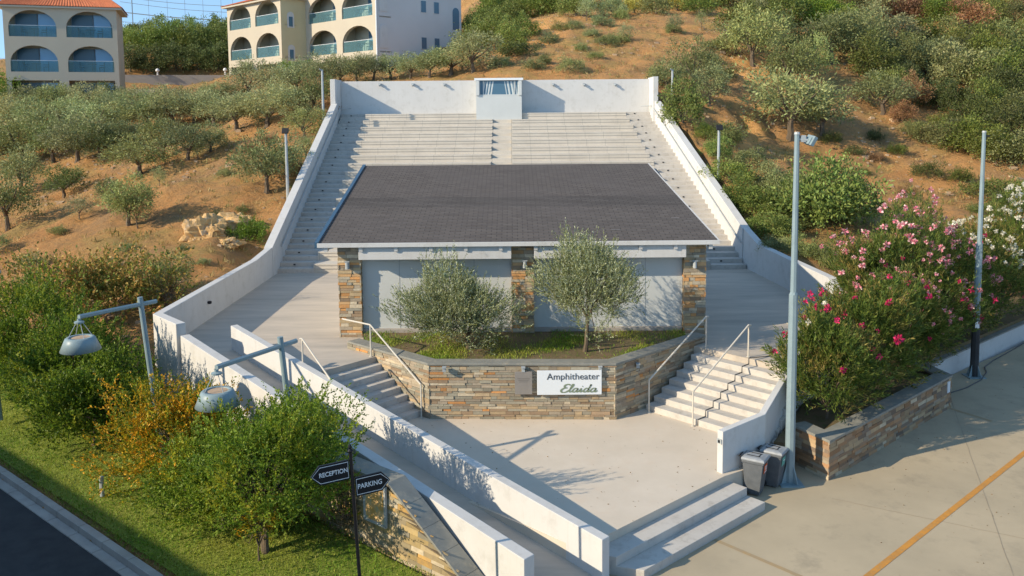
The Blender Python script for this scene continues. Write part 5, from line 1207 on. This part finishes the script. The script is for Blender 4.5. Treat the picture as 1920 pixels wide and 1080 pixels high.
row('in the tangled belt of the right hillside', 'bush', 'tangled bush', OLD, [(1640, 150, 90, GRN), (1690, 145, 84), (1740, 150, 110), (1790, 160, 110, OLV), (1840, 165, 100), (1890, 170, 100, GRN), (1930, 160, 90), (1710, 195, 70, RED), (1760, 205, 90, DGR), (1800, 215, 80, DGR), (1850, 215, 90, GRN), (1900, 225, 90, OLD)], G3)
row('in the lower belt of the right hillside', 'bush', 'shaggy bush', OLD, [(1690, 235, 50, RED), (1720, 260, 60), (1775, 275, 80), (1820, 285, 90, GRN), (1870, 300, 100, GRN), (1915, 310, 100, OLD), (1640, 300, 40, RED, 'scrub'), (1740, 335, 60, DGR, 'scrub'), (1600, 290, 40, DGR, 'scrub')], G3)
row('beside the far pole', 'scrub', 'broad dark scrub bush', GRN, [(1850, 370, 90), (1890, 395, 90, DGR), (1800, 340, 50), (1930, 370, 90), (1680, 290, 50), (1770, 240, 60), (1845, 405, 60), (1700, 370, 44, RED)], G3)
row('at the top of the right hillside', 'bush', 'wild bush', GRN, [(1390, 60, 80), (1430, 40, 84, OLV), (1470, 50, 90), (1510, 40, 90, BRT), (1550, 55, 90, BRT), (1590, 70, 90), (1630, 80, 90, OLV), (1680, 85, 90, OLV), (1730, 90, 90), (1780, 95, 90, OLD), (1830, 100, 90, GRN), (1880, 105, 90, OLD), (1925, 100, 90)], G3)
row('on the upper skyline of the right hillside', 'bush', 'distant bush', OLV, [(1380, 15, 76), (1420, 5, 80, OLD), (1460, 0, 84), (1500, 8, 84, BRT), (1540, 10, 84, GRN), (1585, 20, 84), (1630, 30, 84, OLV), (1680, 38, 80, RED), (1720, 40, 80, RED), (1765, 45, 84, BRT), (1810, 50, 84, RED), (1860, 50, 84, GRN), (1905, 52, 84, OLD)], G3, .9)
row('on the highest far slope', 'scrub', 'far scrub bush', OLD, [(1370, -12, 80), (1430, -15, 90), (1490, -15, 90, GRN), (1550, -12, 90), (1610, -5, 90, OLV), (1665, 2, 80, GRN), (1710, 8, 80, RED), (1755, 10, 80, RED), (1800, 14, 80, GRN), (1845, 16, 80, OLD), (1890, 18, 80, GRN), (1930, 20, 80, RED), (1640, -25, 90), (1700, -22, 90), (1760, -18, 90), (1820, -14, 90), (1880, -12, 90)], G3, .8)

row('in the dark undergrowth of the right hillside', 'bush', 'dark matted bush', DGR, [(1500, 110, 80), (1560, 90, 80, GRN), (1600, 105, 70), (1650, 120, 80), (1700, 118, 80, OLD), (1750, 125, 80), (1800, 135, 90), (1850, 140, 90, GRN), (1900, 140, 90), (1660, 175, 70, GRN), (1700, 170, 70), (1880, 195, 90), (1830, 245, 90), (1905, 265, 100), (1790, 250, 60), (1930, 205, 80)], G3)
row('along the edge of the ochre bank', 'scrub', 'scrubby dark bush', DGR, [(1350, 150, 60), (1330, 120, 50, OLD), (1345, 95, 50, OLD), (1480, 430, 70), (1430, 85, 60), (1290, 140, 46), (1560, 270, 40), (1640, 265, 36), (1620, 330, 26)], G3)
row('low on the left slope', 'scrub', 'low grey bush', OLD, [(205, 505, 40), (235, 470, 34), (110, 440, 30), (345, 470, 26), (290, 515, 36), (60, 500, 40), (380, 500, 24), (455, 400, 26), (420, 330, 26)], 'low bushes on the left slope')
row('on the upper left slope beside the seating', 'scrub', 'small brown bush', RED, [(620, 205, 34), (600, 225, 40), (585, 175, 44), (530, 300, 34), (560, 320, 34), (500, 270, 30), (470, 285, 30)], 'low bushes beside the seating')
# dry tufts and stones spread over the slopes
rng = np.random.default_rng(8)
def tufts(name, n, per, box_, hgt, mat, lab, seed, avoid_grass=True):
    rng = np.random.default_rng(seed); x = rng.uniform(box_[0], box_[1], n); y = box_[2] + (box_[3] - box_[2]) * rng.random(n) ** 1.2
    k = ~inpoly(x, y, AMPH) & ~inpoly(x, y, PARK) & ~inpoly(x, y, LAWN) & (np.abs(x) < y * .66 + 2) & ~((x > -10) & (x < 11) & (y < 52)); k &= (vnoise(x, y, .5, seed) + rng.normal(0, .5, n)) > -.1
    x = x[k]; y = y[k]; m = len(x); z = ground(x, y); s = hgt * rng.uniform(.5, 1.6, m)
    P = np.repeat(np.stack([x, y, z], 1), per, 0) + rng.normal(0, 1, (m * per, 3)) * np.repeat(s, per)[:, None] * np.array([.35, .35, 0]); A = nrm(rng.normal(0, .5, (m * per, 3)) + np.array([0, 0, 1]))
    ss = np.repeat(s, per) * rng.uniform(.6, 1.3, m * per); return tag(quads_object(name, leaf_quads(P, A, ss, ss * .13, rng), mat), lab, 'grass', kind='stuff')
tufts('dry_grass', 30000, 8, (-60, 70, 24, 110), .17, M['drygrass'], 'dry grass tufts scattered over the orange slopes', 31)
tufts('green_weeds', 6000, 8, (-60, 70, 24, 100), .2, leaf_mat('weed_leaf', (.16, .17, .05), alt=(.3, .26, .08), trans=.3), 'green weeds scattered over the slopes', 32)
def rockmesh(rng, s):
    d = nrm(rng.normal(size=(14, 3))) * s * rng.uniform(.6, 1, (14, 1)) * np.array([1, 1, .65]); bm = bmesh.new()
    for p in d: bm.verts.new(p)
    bmesh.ops.convex_hull(bm, input=bm.verts); return [tuple(v.co) for v in bm.verts], [tuple(v.index for v in f.verts) for f in bm.faces if (bm.verts.index_update() or True)]
mb = MB(); nrk = 0
while nrk < 3500:
    x = rng.uniform(-45, 50); y = rng.uniform(25, 80)
    if abs(x) > y * .64 or (-10.6 < x < 11 and y < 51.5) or inpoly(np.array([x]), np.array([y]), PARK)[0] or inpoly(np.array([x]), np.array([y]), LAWN)[0]: continue
    if vnoise(np.array([x]), np.array([y]), .4, 12)[0] < -.1: nrk += .3; continue
    z = float(ground(np.array([x]), np.array([y]))[0]); s = rng.uniform(.02, .11) * (1 + (rng.random() < .06) * 1.3); k = len(mb.v)
    o8 = [(sx * s * rng.uniform(.6, 1), sy * s * rng.uniform(.6, 1), sz * s * rng.uniform(.35, .7)) for sz in (-1, 1) for sy in (-1, 1) for sx in (-1, 1)]
    mb.v += [(x + a, y + b, z + c) for a, b, c in o8]
    for q in ((2, 3, 1, 0), (5, 7, 6, 4), (1, 5, 4, 0), (3, 7, 5, 1), (2, 6, 7, 3), (0, 4, 6, 2)): mb.f.append(tuple(k + i for i in q)); mb.mi.append(0)
    nrk += 1
tag(mb.build('scattered_stones', mottled('field_stone', (.5, .37, .24), (.36, .25, .16), 2, .95)), 'small pale stones scattered over the slopes', 'stones', kind='stuff')
# rock outcrop
def rock(label, px, py, w_, seed, hs=1.0, grp=None):
    x, y, z = hit(px, py); s = w_ * y / F / 2; bm = bmesh.new(); bmesh.ops.create_icosphere(bm, subdivisions=4, radius=1)
    for v in bm.verts:
        p = v.co * 1.3 + Vector((seed * 3.1, 0, 0)); d = noise.noise(p) * .55 + noise.noise(p * 2.7) * .28 + abs(noise.noise(p * 6)) * .16
        v.co *= (1 + d); v.co.z = round(v.co.z * 3.2 + .6 * noise.noise(v.co * 2)) / 3.2 * .5 + v.co.z * .5; v.co = Vector((v.co.x * s, v.co.y * s * .8, v.co.z * s * .6 * hs))
    me = bpy.data.meshes.new('rock'); bm.to_mesh(me); bm.free(); me.materials.append(M['rock']); o = bpy.data.objects.new('rock_outcrop', me); COL.objects.link(o); o.location = (x, y, z); tag(o, label, 'rock', grp)
rock('pale ochre rock outcrop left of the bright green shrub', 388, 442, 84, 1, 1.3); rock('smaller ochre rock behind the bright green shrub', 445, 428, 86, 2, .9); rock('low ochre rock at the foot of the outcrop', 428, 460, 50, 4, .6)
plant('scrub', 470, 452, 66, (.12, .2, .02), 'bright green low shrub beside the ochre rocks', 'shrub by the rocks')
plant('scrub', 405, 408, 24, DGR, 'small dark shrub growing on the ochre rocks', 'shrub by the rocks')
# ---- rusty tree and near left shrubs
def near_tree(name, label, cat, xyz, R, c, lm, ns, sl, k, ll, lw, seed, tr=(.9, .06), nb=7, up=.5, spread=.5, low=-.75, inner=.45, group=None, flowers=None, ang=.8, droop=0.0, lean=.1, trunks=1):
    rng = np.random.default_rng(seed); rnd = random.Random(seed)
    t = thing(name, label, cat, xyz, 0, group); q, S_ = sprig_crown(rng, R, c, ns, sl, k, ll, lw, low, inner, up, spread, ang, droop)
    quads_object('foliage' if tr is None else 'crown', q, lm, t)
    if tr:
        for j in range(trunks):
            mb = trunk_mb(rnd, tr[0], tr[1], c, R, nb, 8, lean if trunks == 1 else .35); mb.build('trunk', M['bark'], t)
    # bare twigs inside crown
    tw = MB()
    for s in S_[::max(1, len(S_) // 40)]: tw.tube([(s[0] * .35, s[1] * .35, c[2] * .55 + s[2] * .25), (s[0] * .7, s[1] * .7, s[2] * .8), tuple(s)], [.012, .008, .004], 4, False)
    tw.build('twigs', M['bark'], t)
    if flowers:
        for fi, (fm, nf_, zlo, fs, sel) in enumerate(flowers):
            k_ = [s for s in S_ if sel(s) and sum(((s[q] - c[q]) / R[q]) ** 2 for q in range(3)) > .62 and s[1] < c[1] + R[1] * .5]; rnd.shuffle(k_); k_ = k_[:nf_]
            if not k_: continue
            per = 24; off = nrm(rng.normal(size=(per, 3))) * fs * rng.uniform(.25, 1, (per, 1)); A = nrm(off + rng.normal(0, .02, (per, 3)))
            src = quads_object('flower_cluster', leaf_quads(off * .45, A, fs * 1.0 * rng.uniform(.7, 1.2, per), fs * .65 * rng.uniform(.7, 1.2, per), rng), fm); fme = src.data; bpy.data.objects.remove(src)
            for s in k_[:95]:
                o = bpy.data.objects.new('flower_cluster', fme); COL.objects.link(o); o.parent = t; v = Vector(s) - Vector(c); v.normalize()
                o.location = Vector(s) + Vector((0, 0, sl * .75)) + v * sl * .75; o.rotation_euler = (rnd.uniform(0, 6), rnd.uniform(0, 6), rnd.uniform(0, 6)); q = rnd.uniform(.7, 1.3); o.scale = (q, q, q * .8)
    return t
x, y, z = hit(110, 600)
near_tree('autumn_tree', 'rusty leaved open tree above the green shrubs on the left', 'tree', (-13.6, 27.0, .3), (2.6, 1.8, 1.1), (0, 0, 1.6), M['figleaf'], 1500, .45, 10, .11, .065, 41, (.9, .07), low=-.6, inner=.3)
near_tree('autumn_tree', 'thin rusty tree between the slope and the left terrace wall', 'tree', (-11.3, 27.4, .9), (.9, .8, .8), (0, 0, 1.2), M['figleaf'], 130, .4, 9, .09, .05, 42, (.8, .04), inner=.3)
near_tree('young_olive_tree', 'young olive tree just outside the left terrace wall', 'olive tree', (-11.6, 27.8, 1.0), (.75, .7, .6), (0, 0, .95), M['oliveleaf'], 300, .28, 12, .055, .014, 43, (.5, .04))
GS = 'shrubs along the lawn'
near_tree('pomegranate_shrub', 'large dark green shrub at the left photo edge', 'shrub', (-13.2, 23.0, .0), (1.5, 1.4, 1.5), (0, 0, 1.35), M['pomdark'], 2600, .34, 16, .07, .034, 51, (.5, .05), group=GS, inner=.5)
near_tree('pomegranate_shrub', 'dark green shrub below the left hanging lamp', 'shrub', (-11.2, 21.1, -.1), (1.4, 1.25, 1.1), (0, 0, 1.1), M['pomdark'], 2600, .34, 16, .07, .034, 52, (.5, .05), group=GS, inner=.5)
near_tree('pomegranate_shrub', 'green shrub against the corner of the white walls', 'shrub', (-9.9, 19.5, -.15), (1.05, 1.0, .85), (0, 0, .9), M['pomdark'], 2000, .32, 16, .07, .034, 53, (.5, .05), group=GS, inner=.5)
near_tree('pomegranate_shrub', 'golden yellow shrub between the green shrubs', 'shrub', (-7.0, 17.35, -.35), (1.15, 1.05, 1.0), (0, 0, 1.2), M['pomgold'], 2100, .32, 15, .065, .032, 54, (.5, .045), group=GS, inner=.45)
near_tree('pomegranate_tree', 'green pomegranate tree with pale trunk in front of the ramp', 'tree', (-4.5, 14.75, -.36), (1.12, 1.0, .98), (.2, .1, 1.62), M['pomleaf'], 2200, .34, 16, .058, .028, 55, (.75, .055), group=GS, inner=.45, trunks=2)
near_tree('pomegranate_shrub', 'green leafy shrub between the golden shrub and the trunked tree', 'shrub', (-5.6, 15.7, -.36), (.9, .85, .75), (0, 0, .9), M['pomleaf'], 1800, .32, 15, .06, .03, 56, (.4, .04), group=GS, inner=.45)
near_tree('pomegranate_shrub', 'green shrub behind the trunked tree by the stone wall', 'shrub', (-4.2, 16.4, -.3), (.95, .8, .95), (0, 0, 1.05), M['pomleaf'], 1700, .32, 15, .06, .03, 57, (.4, .04), group=GS, inner=.45)
near_tree('orange_sapling', 'orange leaved sapling in front of the pomegranate trunk', 'shrub', (-4.55, 14.5, -.36), (.3, .3, .4), (0, 0, .75), M['pomgold'], 130, .2, 10, .055, .028, 58, (.3, .02), group=GS)
near_tree('lavender_bush', 'grey green leafy bush beside the outer white wall', 'shrub', (-8.35, 19.8, -.2), (.38, .35, .38), (0, 0, .5), leaf_mat('sage_leaf', (.16, .22, .11), alt=(.24, .28, .16)), 400, .3, 9, .07, .02, 59, None, group=GS, up=1.0)
near_tree('wall_creeper', 'dry dark creeper hanging on the stone map wall', 'plant', (-3.1, 15.1, -.4), (.3, .2, .6), (0, 0, .6), leaf_mat('creeper_leaf', (.06, .07, .03), alt=(.14, .1, .05)), 170, .2, 9, .04, .018, 60, None, up=.1)
# planter olives
near_tree('olive_tree', 'bushy low olive tree left in the stone planter', 'olive tree', (-1.2, 22.2, 1.28), (1.3, .95, .95), (-.38, 0, .98), M['oliveleaf'], 3300, .36, 17, .068, .018, 61, (.5, .07), low=-.75, inner=.4, up=.75, spread=.6, ang=.5, group='olive trees in the planter')
near_tree('olive_tree', 'taller olive tree with clear trunk right in the stone planter', 'olive tree', (1.88, 21.9, 1.28), (1.08, .95, 1.1), (.08, 0, 1.75), M['oliveleaf'], 2800, .38, 17, .068, .018, 62, (.95, .06), low=-.8, inner=.35, up=.8, spread=.5, ang=.5, group='olive trees in the planter')
# oleanders
GO_ = 'oleanders in the right bed'
def ole(label, xyz, R, c, seed, fl, ns=900):
    near_tree('oleander', label, 'oleander', xyz, R, c, M['olealeaf'], ns, .38, 16, .13, .022, seed, (.3, .04), nb=9, up=.75, spread=.6, low=-.75, inner=.5, group=GO_, flowers=fl, ang=.55)
allf = lambda s: s[2] > 1.0
ole('dark green oleander with crimson flowers, nearest the tall pole', (7.45, 19.7, .22), (.85, .85, 1.15), (0, 0, 1.25), 71, [(M['magenta'], 16, 0, .07, lambda s: s[2] > 1.2), (M['palepetal'], 4, 0, .06, lambda s: s[2] > 1.4 and s[0] < 0)], 1400)
ole('oleander with scattered crimson flowers behind the stone bed wall', (8.95, 21.35, .22), (1.0, .85, 1.2), (0, 0, 1.5), 72, [(M['magenta'], 14, 0, .08, lambda s: s[2] > 1.0 and s[1] < .3)], 1700)
ole('tall pink flowered oleander above the end of the right terrace wall', (10.7, 24.2, .22), (1.55, 1.3, 1.75), (0, 0, 2.0), 73, [(M['pink'], 95, 0, .085, lambda s: s[2] > 1.3)], 2600)
ole('widest pink flowered oleander in the middle of the bed', (13.2, 26.9, .22), (1.6, 1.4, 1.75), (0, 0, 1.9), 74, [(M['pink'], 95, 0, .085, lambda s: s[2] > 1.0)], 2600)
ole('lower green oleander in front of the pink ones', (10.7, 22.95, .22), (1.1, .9, 1.1), (0, 0, 1.35), 75, [(M['pink'], 60, 0, .055, lambda s: s[2] > 1.2), (M['magenta'], 12, 0, .07, lambda s: s[0] < .2)], 1700)
ole('oleander with magenta blooms just left of the far pole', (11.95, 24.2, .22), (1.0, .8, 1.2), (0, 0, 1.45), 76, [(M['magenta'], 14, 0, .07, lambda s: s[2] > 1.0), (M['pink'], 30, 0, .07, lambda s: s[2] > 1.0)], 1000)
ole('white flowered oleander right of the far pole', (17.3, 29.8, .22), (1.7, 1.4, 1.7), (0, 0, 1.8), 77, [(M['palepetal'], 150, 0, .095, lambda s: s[2] > 1.0)], 1700)
ole('white flowered oleander at the right photo edge', (20.0, 32.2, .22), (1.9, 1.5, 1.7), (0, 0, 1.8), 78, [(M['palepetal'], 170, 0, .1, lambda s: s[2] > 1.0)], 1700)
ole('dark oleander with few red flowers between the pink and white ones', (15.4, 28.1, .22), (1.3, 1.1, 1.45), (0, 0, 1.55), 79, [(M['magenta'], 12, 0, .07, lambda s: s[2] > 1.0), (M['palepetal'], 14, 0, .06, lambda s: s[2] > 1.0)], 1200)
ole('low dark oleander touching the low white wall behind the far pole', (14.0, 26.9, .22), (.95, .8, .95), (0, 0, 1.0), 80, [(M['pink'], 20, 0, .07, lambda s: s[2] > .8)], 1200)
mb = MB(); x, y = G(192, 932, -.36); mb.tube([(x, y, -.45), (x, y, .05)], .045, 8); mb.lathe((x, y, .05), [(.05, 0), (.05, .03), (0, .05)], 8)
tag(mb.build('garden_bollard', M['galv'], origin=(x, y, -.4)), 'small pale metal bollard light on the lawn under the golden shrub', 'bollard')
for o in bpy.data.objects:
    if '_o' in o: del o['_o']
